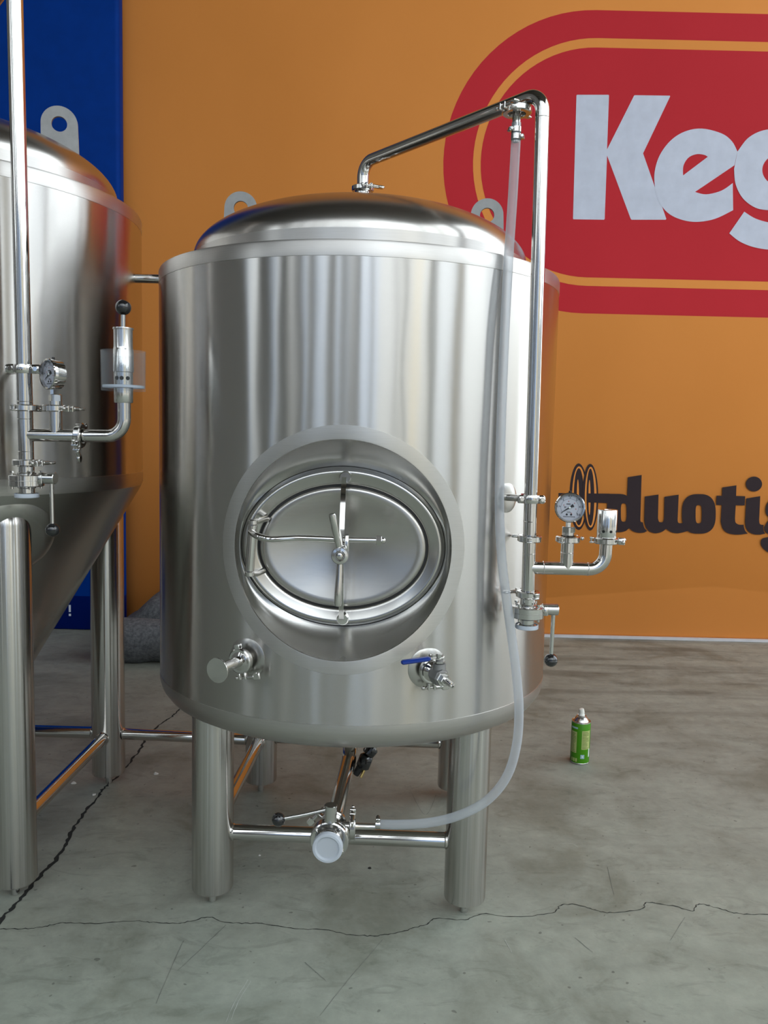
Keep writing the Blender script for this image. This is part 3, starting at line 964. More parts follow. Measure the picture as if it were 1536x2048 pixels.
# jacket wall with a round hole for the manway: polar patch in front, plain grid elsewhere
MXO, MZ, MR = -0.011, 0.8620, 0.2240         # manway centre (offset from the tank axis), height, opening radius
Z0, Z1 = 0.505, 1.437
HS = 0.285
def jacket():
    vs, fs, key = [], [], {}
    def vid(x, z, back=False, th=None):
        if th is None:
            p = (x, -math.sqrt(R0 * R0 - x * x), z)
        else:
            p = (R0 * math.sin(th), -R0 * math.cos(th), z)
        k = tuple(round(c, 5) for c in p)
        if k not in key:
            key[k] = len(vs)
            vs.append((p[0] + AX, p[1] + AY, p[2]))
        return key[k]
    n = 24
    side = [(-1 + 2 * k / n) for k in range(n)]
    sq = [(s, -1) for s in side] + [(1, s) for s in side] + [(-s, 1) for s in side] + [(-1, -s) for s in side]
    rings = 7
    grid = []
    for q in range(rings + 1):
        t = q / rings
        row = []
        for (a, b) in sq:
            ang = math.atan2(b, a)
            ix, iz = MR * math.cos(ang), MR * math.sin(ang)
            row.append(vid(MXO + ix + (HS * a - ix) * t, MZ + iz + (HS * b - iz) * t))
        grid.append(row)
    L = len(sq)
    for q in range(rings):
        for k in range(L):
            k2 = (k + 1) % L
            fs.append((grid[q][k], grid[q][k2], grid[q + 1][k2], grid[q + 1][k]))
    xs = [MXO - HS + 2 * HS * k / n for k in range(n + 1)]
    zmid = [MZ - HS + 2 * HS * k / n for k in range(n + 1)]
    lowz = [Z0 + (zmid[0] - Z0) * k / 4 for k in range(5)]
    upz = [zmid[-1] + (Z1 - zmid[-1]) * k / 10 for k in range(11)]
    for zz in (lowz, upz):
        for a, b in zip(zz, zz[1:]):
            for k in range(n):
                fs.append((vid(xs[k], a), vid(xs[k + 1], a), vid(xs[k + 1], b), vid(xs[k], b)))
    t1 = math.asin(xs[-1] / R0)
    t0 = math.asin(xs[0] / R0) + 2 * PI
    ths = [t1 + (t0 - t1) * k / 96 for k in range(97)]
    allz = lowz[:-1] + zmid + upz[1:]
    for a, b in zip(allz, allz[1:]):
        for k in range(96):
            fs.append((vid(0, a, th=ths[k]), vid(0, a, th=ths[k + 1]), vid(0, b, th=ths[k + 1]), vid(0, b, th=ths[k])))
    mb = MB()
    mb.add(vs, fs)
    return mb
jacket().build('jacket', 'shell', BT, smooth=60, origin=(AX, AY, Z0))
m = MB()
m.lathe([(R0, 1.437), (R0 + 0.0006, 1.4375), (R0 + 0.0006, ZT - 0.006), (R0 - 0.0015, ZT - 0.0015), (R0 - 0.007, ZT), (0.400, ZT + 0.002)], TA, 128)
m.build('rim_band', 'band', BT)
m = MB()
m.lathe([(R0, 0.505), (R0 + 0.0006, 0.5045), (R0 + 0.0006, 0.490), (R0 - 0.004, 0.473), (R0 - 0.016, 0.456), (R0 - 0.036, 0.445), (R0 - 0.07, ZB), (0.25, 0.428), (0.10, 0.420), (0, 0.418)], TA, 128)
m.build('bottom_head', 'band', BT)
RD, ZD, HD = 0.410, 1.510, 0.143
m = MB()
m.lathe([(RD, ZT - 0.002), (RD, ZD)], TA, 128)
m.build('dome_skirt', 'band', BT)
m = MB()
prof = [(RD * math.cos(PI / 2 * k / 28), ZD + HD * math.sin(PI / 2 * k / 28)) for k in range(29)]
prof[-1] = (0, ZD + HD)
m.lathe(prof, TA, 128)
m.build('dome', 'dome', BT)
m = MB()
m.lathe([(RD, ZT + 0.004), (RD + 0.004, ZT + 0.0005), (RD + 0.005, ZT - 0.002)], TA, 128)
m.build('dome_weld', 'weld', BT)
ZA = ZD + HD
m = MB()
m.lathe([(0.045, ZA - 0.004), (0.043, ZA + 0.006), (0.030, ZA + 0.012), (0.0182, ZA + 0.014), (0.0182, ZA + 0.040), (0.0252, ZA + 0.0455), (0.0252, ZA + 0.048), (0, ZA + 0.048)], TA, 48)
m.build('top_ferrule', 'machined', BT)
m = MB()
p = Vector((AX - 0.046, AY - 0.02, ZA + 0.006))
m.cyl(p, p + Vector((-0.012, 0, 0.010)), 0.004, seg=14)
m.box((0.006, 0.016, 0.022), Matrix.Translation(p + Vector((-0.008, 0, 0.012))) @ Matrix.Rotation(-0.6, 4, 'Y'), 0.0015)
m.build('wing_screw', 'polish', BT)
lug_plate(BT, (-0.4013, 2.25, 1.687), 0.0435, 0.0190, 1.555, 0.05, (0.006, 0.0))
lug_plate(BT, (0.2566, 2.25, 1.684), 0.0435, 0.0190, 1.555, -0.05, (0.0, 0.006))
FEET = [(-0.380, 1.815), (0.207, 1.796), (-0.357, 2.407), (0.230, 2.395)]
leg_set(BT, FEET, 0.0475, 0.034, (0.470, 0.470, 0.470, 0.470), ((0, 1), (0, 2), (1, 3), (2, 3)), 0.0178, 0.170)

# ---- manway: collar, recess, frame, door
MC = Vector((AX + MXO, AY, MZ))
def on_shell(a, r, lift=0.0):
    x = MXO + r * math.cos(a)
    return (AX + x, AY - math.sqrt((R0 + lift) ** 2 - x * x), MZ + r * math.sin(a))
NA = 128
FW, FH, FY = 0.2060, 0.1620, 1.672           # oval frame: half width, half height, plane
m = MB()
rings = []
for (r, lift) in ((0.2515, -0.001), (0.2510, 0.0012), (0.2270, 0.0014), (0.2235, 0.0010), (0.2225, -0.003)):
    rings.append([on_shell(2 * PI * k / NA, r, lift) for k in range(NA)])
vs = [p for r in rings for p in r]
fs = [(q * NA + k, q * NA + (k + 1) % NA, (q + 1) * NA + (k + 1) % NA, (q + 1) * NA + k) for q in range(len(rings) - 1) for k in range(NA)]
m.add(vs, fs)
m.build('manway_collar', 'band', BT)
def oval(a, w, h, y):
    return (MC.x + w * math.cos(a), y, MC.z + h * math.sin(a))
m = MB()
rings = []
r0 = [Vector(on_shell(2 * PI * k / NA, 0.2225, -0.003)) for k in range(NA)]
r1 = [Vector(oval(2 * PI * k / NA, FW + 0.006, FH + 0.006, FY + 0.008)) for k in range(NA)]
for q in range(7):
    t = q / 6
    rings.append([tuple(r0[k].lerp(r1[k], t) + Vector((0, 0.010 * math.sin(PI * t), 0))) for k in range(NA)])
vs = [p for r in rings for p in r]
fs = [(q * NA + k, q * NA + (k + 1) % NA, (q + 1) * NA + (k + 1) % NA, (q + 1) * NA + k) for q in range(6) for k in range(NA)]
m.add(vs, fs)
m.build('manway_recess', 'satin', BT)
DW, DH = 0.1735, 0.1270
def oval_rings(mb, specs):
    rr = [[oval(2 * PI * k / NA, w, h, y) for k in range(NA)] for (w, h, y) in specs]
    vs = [p for r in rr for p in r]
    fs = [(q * NA + k, q * NA + (k + 1) % NA, (q + 1) * NA + (k + 1) % NA, (q + 1) * NA + k) for q in range(len(rr) - 1) for k in range(NA)]
    mb.add(vs, fs)
m = MB()
oval_rings(m, [(FW + 0.008, FH + 0.008, FY + 0.012), (FW + 0.002, FH + 0.002, FY + 0.004), (FW - 0.001, FH - 0.001, FY - 0.002), (FW - 0.004, FH - 0.004, FY - 0.0055), (FW - 0.008, FH - 0.008, FY - 0.0060),
               (FW - 0.011, FH - 0.011, FY - 0.0050), (DW + 0.008, DH + 0.009, FY + 0.0005), (DW + 0.005, DH + 0.0055, FY + 0.0012), (DW + 0.0025, DH + 0.003, FY + 0.004), (DW + 0.002, DH + 0.0025, FY + 0.03)])
m.build('manway_frame', 'frame', BT, smooth=50)
m = MB()
oval_rings(m, [(DW + 0.0025, DH + 0.003, FY + 0.0055), (DW - 0.010, DH - 0.010, FY + 0.0055)])
m.build('gasket', 'black_rubber', BT)
m = MB()
specs = [(DW - 0.001, DH - 0.001, FY + 0.010), (DW - 0.0012, DH - 0.0012, FY + 0.004), (DW - 0.004, DH - 0.004, FY - 0.0005), (DW - 0.009, DH - 0.009, FY - 0.002)]
for k in range(1, 13):
    t = k / 12
    specs.append(((DW - 0.009) * (1 - t) + 1e-4, (DH - 0.009) * (1 - t) + 1e-4, FY - 0.002 + 0.020 * math.sin(t * PI / 2)))
oval_rings(m, specs)
m.build('manway_door', M['dome'], BT, smooth=60)
# yoke bar bridging the door
m = MB()
yx = MC.x + 0.001
def yz(s):
    return FY - 0.012 - 0.064 * math.cos(s * PI / 2) ** 0.8
prof = []
for k in range(25):
    s = -1 + 2 * k / 24
    prof.append((yz(s) if abs(s) < 1 else FY - 0.012, MC.z + s * 0.1500))
outer = [(y - 0.0085, z) for y, z in prof]
inner = [(y + 0.0085, z) for y, z in reversed(prof)]
m.prism([outer + inner], 0.010, Matrix(((0, 0, 1, yx - 0.005), (1, 0, 0, 0), (0, 1, 0, 0), (0, 0, 0, 1))))
yk = m.build('yoke_bar', 'polish', BT, smooth=40)
for s in (-1, 1):
    m = MB()
    m.cyl((yx + 0.002, FY - 0.024, MC.z + s * 0.146), (yx + 0.002, FY - 0.003, MC.z + s * 0.146), 0.0125, seg=24, bev=0.002)
    m.build('yoke_pad', 'machined', yk)
# spindle hub with its two-armed handle
HUBY = 1.552
m = MB()
m.cyl((MC.x, FY - 0.02, MC.z), (MC.x, HUBY + 0.004, MC.z), 0.0085, seg=24)
m.lathe([(0.0105, 0), (0.0155, 0.001), (0.0170, 0.004), (0.0170, 0.020), (0.0155, 0.024), (0.0145, 0.024)], frame((MC.x, HUBY, MC.z), (0, 1, 0)), 36)
hub = m.build('spindle_hub', 'brass', BT)
hub.data.materials[0] = M['machined']
m = MB()
m.lathe([(0, -0.0025), (0.0060, 0.0), (0.0075, 0.004), (0.0075, 0.012)], frame((MC.x, HUBY - 0.002, MC.z), (0, 1, 0)), 10)
m.build('spindle_end', 'mirror', hub)
for p1, nm in ((at(664, 1026, 1.545), 'up'), (at(675, 1213, 1.560), 'down')):
    p0 = Vector((MC.x, HUBY + 0.012, MC.z))
    d = (p1 - p0).normalized()
    m = MB()
    a = p0 + d * 0.014
    b = p1
    m.tube([a, a.lerp(b, 0.25), a.lerp(b, 0.65), a.lerp(b, 0.93), a.lerp(b, 0.985), b], [0.0052, 0.0062, 0.0072, 0.0074, 0.0062, 0.002], 20)
    m.build('handle_arm', 'polish', hub)
# swing arm, its bracket and cap nut
m = MB()
hx, hy = at(502, 1090, 1.612).x, 1.612
zs_ = at(664, 1079, 1.585).z
pts = catmull([(hx, hy, zs_ + 0.008), (hx + 0.016, hy - 0.022, zs_ + 0.003), (hx + 0.045, hy - 0.030, zs_ - 0.002), (hx + 0.100, 1.586, zs_ + 0.001), (MC.x - 0.012, 1.586, zs_)], 8)
m.tube(pts, 0.0068, 18)
sw = m.build('swing_arm', 'polish', BT)
m = MB()
m.tube([(MC.x + 0.004, 1.586, zs_), (MC.x + 0.065, 1.588, zs_), (MC.x + 0.075, 1.588, zs_)], 0.0058, 18)
m.cyl((MC.x + 0.069, 1.588, zs_), (MC.x + 0.080, 1.588, zs_), 0.0100, seg=6, bev=0.0008)
m.sphere((MC.x + 0.082, 1.588, zs_), 0.0068, 16)
m.build('cap_nut', 'polish', sw)
m = MB()
m.box((0.0085, 0.03, 0.040), Matrix.Translation((MC.x + 0.0115, 1.592, zs_ - 0.010)), 0.001)
m.build('arm_bracket', 'machined', sw)
m = MB()
h0, h1 = at(506, 1050, 1.615), at(499, 1142, 1.615)
m.cyl(h0, h1, 0.0092, seg=24, bev=0.001)
hg = m.build('hinge', 'polish', BT)
for p, s in ((h0, 1), (h1, -1)):
    m = MB()
    m.cyl(p + Vector((0, 0, 0.0008 * s)), p + Vector((0, 0, 0.0105 * s)), 0.0096, seg=24, bev=0.0012)
    m.tube([p + Vector((0, 0, 0.005 * s)), p + Vector((0.012, 0.018, 0.008 * s)), p + Vector((0.020, 0.052, 0.008 * s))], 0.0062, 14)
    m.build('hinge_knuckle', 'machined', hg)

# ---- drain outlet, pads for the side fittings, pipe bracket
DZ = 0.252
m = MB()
path = fillet([(-0.074, 2.085, 0.428), (-0.074, 2.085, DZ), (-0.094, 1.700, DZ)], 0.055, 14)
m.tube(path, 0.0190, 32)
m.build('outlet_pipe', 'polish', BT)
def shell_frame(px, py):
    o = Vector((0, 0, CAM_H))
    d = at(px, py, 1.0) - o
    ex, ey = o.x - AX, o.y - AY
    a = d.x ** 2 + d.y ** 2
    b = 2 * (ex * d.x + ey * d.y)
    c = ex ** 2 + ey ** 2 - R0 ** 2
    t = (-b - math.sqrt(b * b - 4 * a * c)) / (2 * a)
    p = o + d * t
    n = Vector((p.x - AX, p.y - AY, 0)).normalized()
    return p, n
PL, NL = shell_frame(494, 1316)
PR, NR = shell_frame(855, 1336)
for p, n in ((PL, NL), (PR, NR)):
    m = MB()
    m.lathe([(0.0425, -0.0045), (0.0425, -0.0005), (0.036, 0.0022), (0.020, 0.0034), (0.0, 0.0034)], frame(p, n), 56)
    m.build('port_pad', 'satin', BT)
PB, NB = shell_frame(1014, 996)
m = MB()
m.lathe([(0.033, -0.004), (0.033, -0.0005), (0.026, 0.0018), (0.010, 0.0024), (0, 0.0024)], frame(PB, NB), 48)
m.build('bracket_pad', 'satin', BT)

# ------------------------------------------------------------------ cleaning pipe of the bright tank
PX, PY = 0.3055, 1.708
def pipe_x(z):
    return 0.2995 + (0.3094 - 0.2995) * (1.6835 - z) / (1.6835 - 0.7966)
RP = 0.0142
CP = thing('cleaning_pipe', 'slim stainless pipe arching from tank dome down past the clear hose', 'pipe', (PX, PY, 0.78))
zt2 = at(1083, 180, 1.708).z - 0.004
z_tee = at(1060, 1135, PY).z
z_low = at(1057, 1188, PY).z
z_c1 = at(1059, 1077, PY).z
m = MB()
path = fillet([(AX, AY, ZA + 0.049), (AX, AY, ZA + 0.112), (pipe_x(zt2), PY, zt2), (pipe_x(z_low), PY, z_low)], 0.036, 14)
m.tube(path, RP, 32)
rp = m.build('riser_pipe', 'polish', CP)
m = MB()
za = at(1135, 1137, PY).z
gx = at(1134, 1120, PY).x
vx = at(1211, 1100, PY).x
m.tube(fillet([(pipe_x(z_tee), PY, z_tee), (vx, PY, za), (vx + 0.0008, PY, at(1211, 1086, PY).z)], 0.034, 14), RP * 0.97, 32)
br_ = m.build('branch_pipe', 'polish', CP)
m = MB()
g_top = at(1134, 1083, PY).z
m.tube([(gx, PY, za), (gx, PY, (za + g_top) / 2), (gx, PY, g_top)], RP * 0.97, 32)
m.build('gauge_branch', 'polish', CP)
for (p, d, rr) in (((pipe_x(z_tee) + 0.030, PY, z_tee), (1, 0, 0), RP), ((vx - 0.036, PY, za), (1, 0, 0), RP), ((gx, PY, za + 0.034), (0, 0, 1), RP), ((pipe_x(z_tee), PY, z_tee + 0.030), (0, 0, 1), RP), ((pipe_x(zt2 - .05), PY, zt2 - 0.05), (0, 0, 1), RP), ((pipe_x(1.0), PY, at(1060, 1043, PY).z), (0, 0, 1), RP)):
    m = MB()
    m.lathe([(rr * 0.97, -0.0012), (rr + 0.0005, 0), (rr * 0.97, 0.0012)], frame(p, d), 32)
    m.build('weld_seam', 'weld', rp)
clamp_on(CP, (AX, AY, ZA + 0.049), (0, 0, 1), (0.45, -0.9, 0), 0.0275, 0.013)
clamp_on(CP, (pipe_x(z_c1), PY, z_c1), (0, 0, 1), (0.2, 0.98, 0))
clamp_on(CP, (gx, PY, at(1134, 1078, PY).z), (0, 0, 1), (0.6, 0.8, 0))
clamp_on(CP, (vx, PY, at(1212, 1081, PY).z), (0, 0, 1), (1, -0.25, 0))
clamp_on(CP, (pipe_x(z_low), PY, z_low), (0, 0, 1), (-0.4, 0.9, 0))
# support bracket: stub from the shell, rubber pad and split collar
z_b = at(1060, 998, PY).z
pc = Vector((pipe_x(z_b), PY, z_b))
m = MB()
st = Vector((PB.x, PB.y, z_b)) + NB * 0.0
dirb = (pc - st)
dirb.z = 0
m.cyl(st, pc - dirb.normalized() * 0.018, 0.0075, seg=24)
bk = m.build('bracket_stub', 'polish', CP)
m = MB()
m.cyl(pc - dirb.normalized() * 0.0215, pc - dirb.normalized() * 0.0165, 0.0105, seg=20)
m.build('rubber_pad', 'red_rubber', bk)
m = MB()
m.lathe([(RP, -0.009), (RP + 0.0045, -0.0085), (RP + 0.0062, -0.004), (RP + 0.0062, 0.004), (RP + 0.0045, 0.0085), (RP, 0.009)], frame(pc, (0, 0, 1)), 36)
for s in (-1, 1):
    q = pc + Vector((s * 0.0215, -0.003, 0))
    m.box((0.015, 0.016, 0.0175), Matrix.Translation(q), 0.003)
    m.cyl(q + Vector((0.001, -0.0115, 0)), q + Vector((0.001, 0.010, 0)), 0.0045, seg=14, bev=0.0005)
cl_ = m.build('pipe_collar', 'mirror', CP)
# outlet on the underside of the arm where the hose is clamped on
armdir = (Vector((pipe_x(zt2), PY, zt2)) - Vector((AX, AY, ZA + 0.112))).normalized()
ph = Vector((at(1033, 240, 1.742).x, 1.742, 0))
tt = (ph.x - AX) / armdir.x
arm_pt = Vector((AX, AY, ZA + 0.112)) + armdir * tt
z_hc = at(1037, 219, 1.735).z
m = MB()
hp = Vector((ph.x, ph.y, z_hc))
m.tube([(arm_pt.x, arm_pt.y, arm_pt.z), (arm_pt.x, arm_pt.y, (arm_pt.z + z_hc) / 2), (hp.x, hp.y, z_hc)], 0.0085, 24)
m.build('hose_outlet', 'polish', CP)
clamp_on(CP, hp, (0, 0, 1), (-0.8, -0.6, 0), 0.0305, 0.0135)

pressure_gauge('round dial pressure gauge facing the camera beside the dark script lettering', at(1139.6, 1015, PY - 0.004), (-0.14, -1, 0.02), (gx, PY, at(1134, 1071, PY).z), 0)
butterfly_valve('butterfly valve with downward black knob lever hanging below right pipe', (pipe_x(z_low), PY, z_low - 0.004), (1, 0, 0), (-0.001, 0, 0), 0.110)
# vented cylinder
vb = Vector((vx + 0.0005, PY, at(1212, 1076, PY).z))
VC = thing('vent_cap', 'short polished steel vent cylinder with round holes beside the gauge', 'vent', vb)
vh = at(1212, 1019, PY).z - vb.z
m = MB()
m.lathe([(0.0, 0), (0.0202, 0), (0.0205, 0.001), (0.0205, vh - 0.001), (0.0198, vh), (0.0075, vh), (0.007, vh - 0.001), (0.007, vh - 0.02), (0, vh - 0.02)], Matrix.Translation(vb), 48)
m.build('body', 'machined', VC)
for a in (-2.15, -1.40, -0.6, 0.3, 1.2, 2.2):
    m = MB()
    d = Vector((math.cos(a), math.sin(a), 0))
    p = vb + Vector((0, 0, 0.0155))
    m.lathe([(0.0030, 0.0002), (0.0026, 0.0003), (0, 0.0003)], frame(p + d * 0.0204, d), 20)
    m.build('vent_hole', 'hole', VC)

# ------------------------------------------------------------------ hose
hz = z_hc - 0.012
HS_ = thing('clear_hose', 'translucent silicone hose looping from the pipe arm to the drain valve', 'hose', (0.26, 1.65, 0.2))
vy = 1.690
hose_end = at(752, 1648, vy)
pts = [(hp.x, hp.y, hz - 0.012), (hp.x, hp.y - 0.002, hz - 0.05)]
for (u, v, d) in ((1025, 400, 1.726), (1017, 520, 1.706), (1010, 650, 1.694), (1004, 800, 1.690), (1000, 930, 1.688), (999, 1020, 1.688), (1003, 1110, 1.686), (1012, 1190, 1.685), (1023, 1270, 1.684), (1033, 1350, 1.683), (1038, 1420, 1.682), (1033, 1490, 1.681), (1014, 1552, 1.68), (975, 1600, 1.68), (920, 1630, 1.68), (860, 1645, 1.683), (800, 1649, 1.686)):
    pts.append(tuple(at(u, v, d)))
pts.append(tuple(hose_end))
hp_path = catmull(pts, 8)
m = MB()
m.tube(hp_path, 0.0098, 24, caps=False)
hs = m.build('hose', 'hose', HS_, smooth=180)
def worm_clip(p, d, screw):
    mb = MB()
    mb.lathe([(0.0100, -0.005), (0.0108, -0.005), (0.0108, 0.005), (0.0100, 0.005)], frame(p, d), 28)
    F = frame(p, d, screw)
    mb.box((0.006, 0.012, 0.009), F @ Matrix.Translation((0.0135, 0, 0)), 0.001)
    mb.cyl(F @ Vector((0.0135, -0.009, 0)), F @ Vector((0.0135, 0.009, 0)), 0.0028, seg=12)
    return mb.build('hose_clip', 'machined', HS_)
worm_clip((hp.x, hp.y - 0.001, hz - 0.026), (0, 0, 1), (-1, -0.3, 0))
worm_clip((hp.x, hp.y - 0.003, hz - 0.041), (0, 0, 1), (1, -0.3, 0))
m = MB()
m.lathe([(0.0065, 0.012), (0.0085, 0.012), (0.0085, -0.012), (0.0092, -0.014), (0.0068, -0.050), (0.005, -0.050)], Matrix.Translation((hp.x, hp.y, hz)), 28)
m.build('hose_tail', 'machined', HS_)

# ------------------------------------------------------------------ drain valve at the front
DV = thing('drain_valve', 'drain butterfly valve with frosted white cap low between the front legs', 'valve', (-0.094, 1.62, DZ - 0.04))
dx = Vector((-0.094, 1.700, DZ)) - Vector((-0.074, 2.085, DZ))
dx.normalize()
v0 = Vector((-0.094, 1.700, DZ))
F = frame(v0, dx, (1, 0, 0))                     # local z runs towards the camera
m = MB()
m.lathe([(0.0190, -0.004), (0.0255, -0.002), (0.0255, 0.004), (0.0190, 0.008), (0.0190, 0.050), (0.0235, 0.053), (0.0235, 0.056)], F, 40)
m.build('tee_body', 'machined', DV)
m = MB()
m.lathe([(0.0, 0.0540), (0.0380, 0.0540), (0.0405, 0.0560), (0.0405, 0.0655), (0.0398, 0.0662), (0.0405, 0.0669), (0.0405, 0.0765), (0.0380, 0.0785), (0.0, 0.0785)], F, 56)
bd = m.build('body', 'machined', DV)
for k in range(4):
    a = PI / 4 + PI / 2 * k + 0.15
    p = F @ Vector((0.0335 * math.cos(a), 0.0335 * math.sin(a), 0.0780))
    q = F @ Vector((0.0335 * math.cos(a), 0.0335 * math.sin(a), 0.0835))
    m = MB()
    m.cyl(p, q, 0.0043, seg=14, bev=0.0006)
    m.build('bolt', 'polish', bd)
m = MB()
m.lathe([(0.027, 0.0770), (0.0262, 0.0800), (0.0225, 0.0830), (0.0225, 0.0930), (0.0285, 0.0980), (0.0285, 0.1010), (0.0, 0.1010)], F, 48)
m.build('neck', 'machined', DV)
m = MB()
m.lathe([(0.0298, 0.0950), (0.0312, 0.0960), (0.0312, 0.1065), (0.0300, 0.1085), (0.0255, 0.1090), (0.0235, 0.1075), (0.0225, 0.1045), (0.0, 0.1045)], F, 56)
m.build('end_cap', 'cap', DV)
c0 = F @ Vector((0, 0, 0.0662))
m = MB()
up = Vector((0.02, 0.0, 1)).normalized()
m.cyl(c0 + up * 0.036, c0 + up * 0.074, 0.0130, seg=28, bev=0.0008)
m.cyl(c0 + up * 0.0735, c0 + up * 0.0738, 0.0105, seg=24)
m.build('lever_box', 'machined', DV)
ps = c0 + up * 0.063
pk = at(557, 1639, 1.625)
m = MB()
m.tube([ps + Vector((-0.010, 0, 0)), ps.lerp(pk, 0.5), pk], 0.0044, 16)
hd = m.build('handle', 'machined', DV)
m = MB()
m.sphere(pk, 0.0142, 28)
m.lathe([(0.0142, -0.0006), (0.01455, 0), (0.0142, 0.0006)], frame(pk, (1, 0, 0)), 28)
m.build('knob', 'black_plastic', hd)
# side branch with clamp and hose tail, elbow clamp behind
sb = F @ Vector((0, 0, 0.022))
zbh = hose_end.z
sb.z = zbh
m = MB()
m.cyl(sb, sb + Vector((0.040, 0, 0)), 0.0090, seg=24)
m.lathe([(0.0085, 0.040), (0.0245, 0.041), (0.0245, 0.046), (0.0085, 0.048), (0.0070, 0.050), (0.0066, 0.092), (0, 0.092)], frame(sb, (1, 0, 0)), 32)
m.build('hose_branch', 'machined', DV)
clamp_on(DV, sb + Vector((0.0435, 0, 0)), (1, 0, 0), (0, -0.25, 0.97), 0.0272, 0.013)
clamp_on(DV, v0 + Vector((0, 0.002, 0)), dx, (-0.75, 0, 0.66), 0.0290, 0.013)
worm_clip(hose_end + Vector((0.016, 0, 0)) * 0 + Vector((0.004, 0, 0)), (1, 0, 0), (0, -0.2, 1))

# ------------------------------------------------------------------ side fittings on the bright tank
TW = thing('thermowell', 'clamped steel thermometer stub with flat round disc end, lower left of manway', 'port', PL)
FL_ = frame(PL, NL, (0, 0, 1))
m = MB()
m.lathe([(0.0145, 0.001), (0.0145, 0.016), (0.0240, 0.0195), (0.0240, 0.0255), (0.019, 0.029), (0.0110, 0.031), (0.0110, 0.092), (0.0085, 0.0925), (0.0085, 0.100), (0.0, 0.100)], FL_, 40)
m.build('stub', 'polish', TW)
m = MB()
m.lathe([(0, 0.100), (0.0245, 0.1000), (0.0250, 0.1006), (0.0250, 0.1022), (0.0245, 0.1028), (0, 0.1028)], FL_, 48)
m.build('dial_disc', 'mirror', TW)
clamp_on(TW, PL + NL * 0.0225, NL, (0.25, 0, -1), 0.0265, 0.0130)

SV = thing('sample_valve', 'small ball valve with blue lever handle, lower right of manway', 'valve', PR)
FR_ = frame(PR, NR, (0, 0, 1))
m = MB()
m.lathe([(0.0125, 0.001), (0.0125, 0.014), (0.0240, 0.0175), (0.0240, 0.0235), (0.0190, 0.028), (0.0125, 0.033), (0.0120, 0.048)], FR_, 40)
m.build('ferrule', 'polish', SV)
m = MB()
m.lathe([(0.0130, 0.040), (0.0178, 0.044), (0.0186, 0.052), (0.0186, 0.068), (0.0165, 0.074), (0.0120, 0.0745), (0, 0.0745)], FR_, 8)
m.lathe([(0.0140, 0.0), (0.0125, 0.020), (0.0075, 0.0205), (0.0075, 0.030)], frame(PR + NR * 0.058 + Vector((0, 0, 0.006)), (0, 0, 1)), 24)
m.build('body', 'lug', SV, smooth=25)
m = MB()
m.cyl(PR + NR * 0.073, PR + NR * 0.083, 0.0150, seg=6, bev=0.0008)
m.cyl(PR + NR * 0.083, PR + NR * 0.093, 0.0105, seg=6, bev=0.0008)
m.build('hex_nut', 'machined', SV, smooth=25)
m = MB()
m.lathe([(0.0066, 0.092), (0.0058, 0.110), (0.0056, 0.122), (0.0034, 0.1225), (0.0034, 0.114), (0, 0.114)], FR_, 24)
m.build('spout', 'polish', SV)
m = MB()
sp = PR + NR * 0.058
m.cyl(sp + Vector((0, 0, 0.018)), sp + Vector((0, 0, 0.046)), 0.0062, seg=16)
m.cyl(sp + Vector((0, 0, 0.028)), sp + Vector((0, 0, 0.031)), 0.0115, seg=6)
m.cyl(sp + Vector((0, 0, 0.040)), sp + Vector((0, 0, 0.045)), 0.0075, seg=6)
m.build('valve_stem', 'machined', SV, smooth=25)
lp0 = sp + Vector((0, 0, 0.036))
lp1 = at(861, 1317, lp0.y - 0.004)
lp2 = at(802, 1325, lp0.y - 0.010)
def strip(path, w, t):
    mb = MB()
    n = len(path)
    vs = []
    for i, p in enumerate(path):
        d = (path[min(i + 1, n - 1)] - path[max(i - 1, 0)]).normalized()
        sd = d.cross(Vector((0, 0, 1))).normalized()
        u = sd.cross(d)
        wi = w[i] / 2
        ti = t[i] / 2
        for (a, b) in ((1, 0.45), (0.6, 1), (-0.6, 1), (-1, 0.45), (-1, -0.45), (-0.6, -1), (0.6, -1), (1, -0.45)):
            vs.append(p + sd * a * wi + u * b * ti)
    fs = [(i * 8 + k, i * 8 + (k + 1) % 8, (i + 1) * 8 + (k + 1) % 8, (i + 1) * 8 + k) for i in range(n - 1) for k in range(8)]
    fs += [tuple(range(7, -1, -1)), tuple(range((n - 1) * 8, n * 8))]
    mb.add(vs, fs)
    return mb
lv = strip([lp0 + Vector((0.010, 0, 0.004)), lp0, lp0.lerp(lp1, 0.6), lp1.lerp(lp2, 0.05)], [0.014, 0.016, 0.012, 0.010], [0.003] * 4).build('lever', 'machined', SV)
strip([lp1, lp1.lerp(lp2, 0.08), lp1.lerp(lp2, 0.5), lp1.lerp(lp2, 0.94), lp2], [0.010, 0.015, 0.0145, 0.014, 0.007], [0.005, 0.0085, 0.0085, 0.0085, 0.004]).build('grip', 'blue_grip', lv)
clamp_on(SV, PR + NR * 0.0205, NR, (0.0, 0.0, -1), 0.0262, 0.0125)

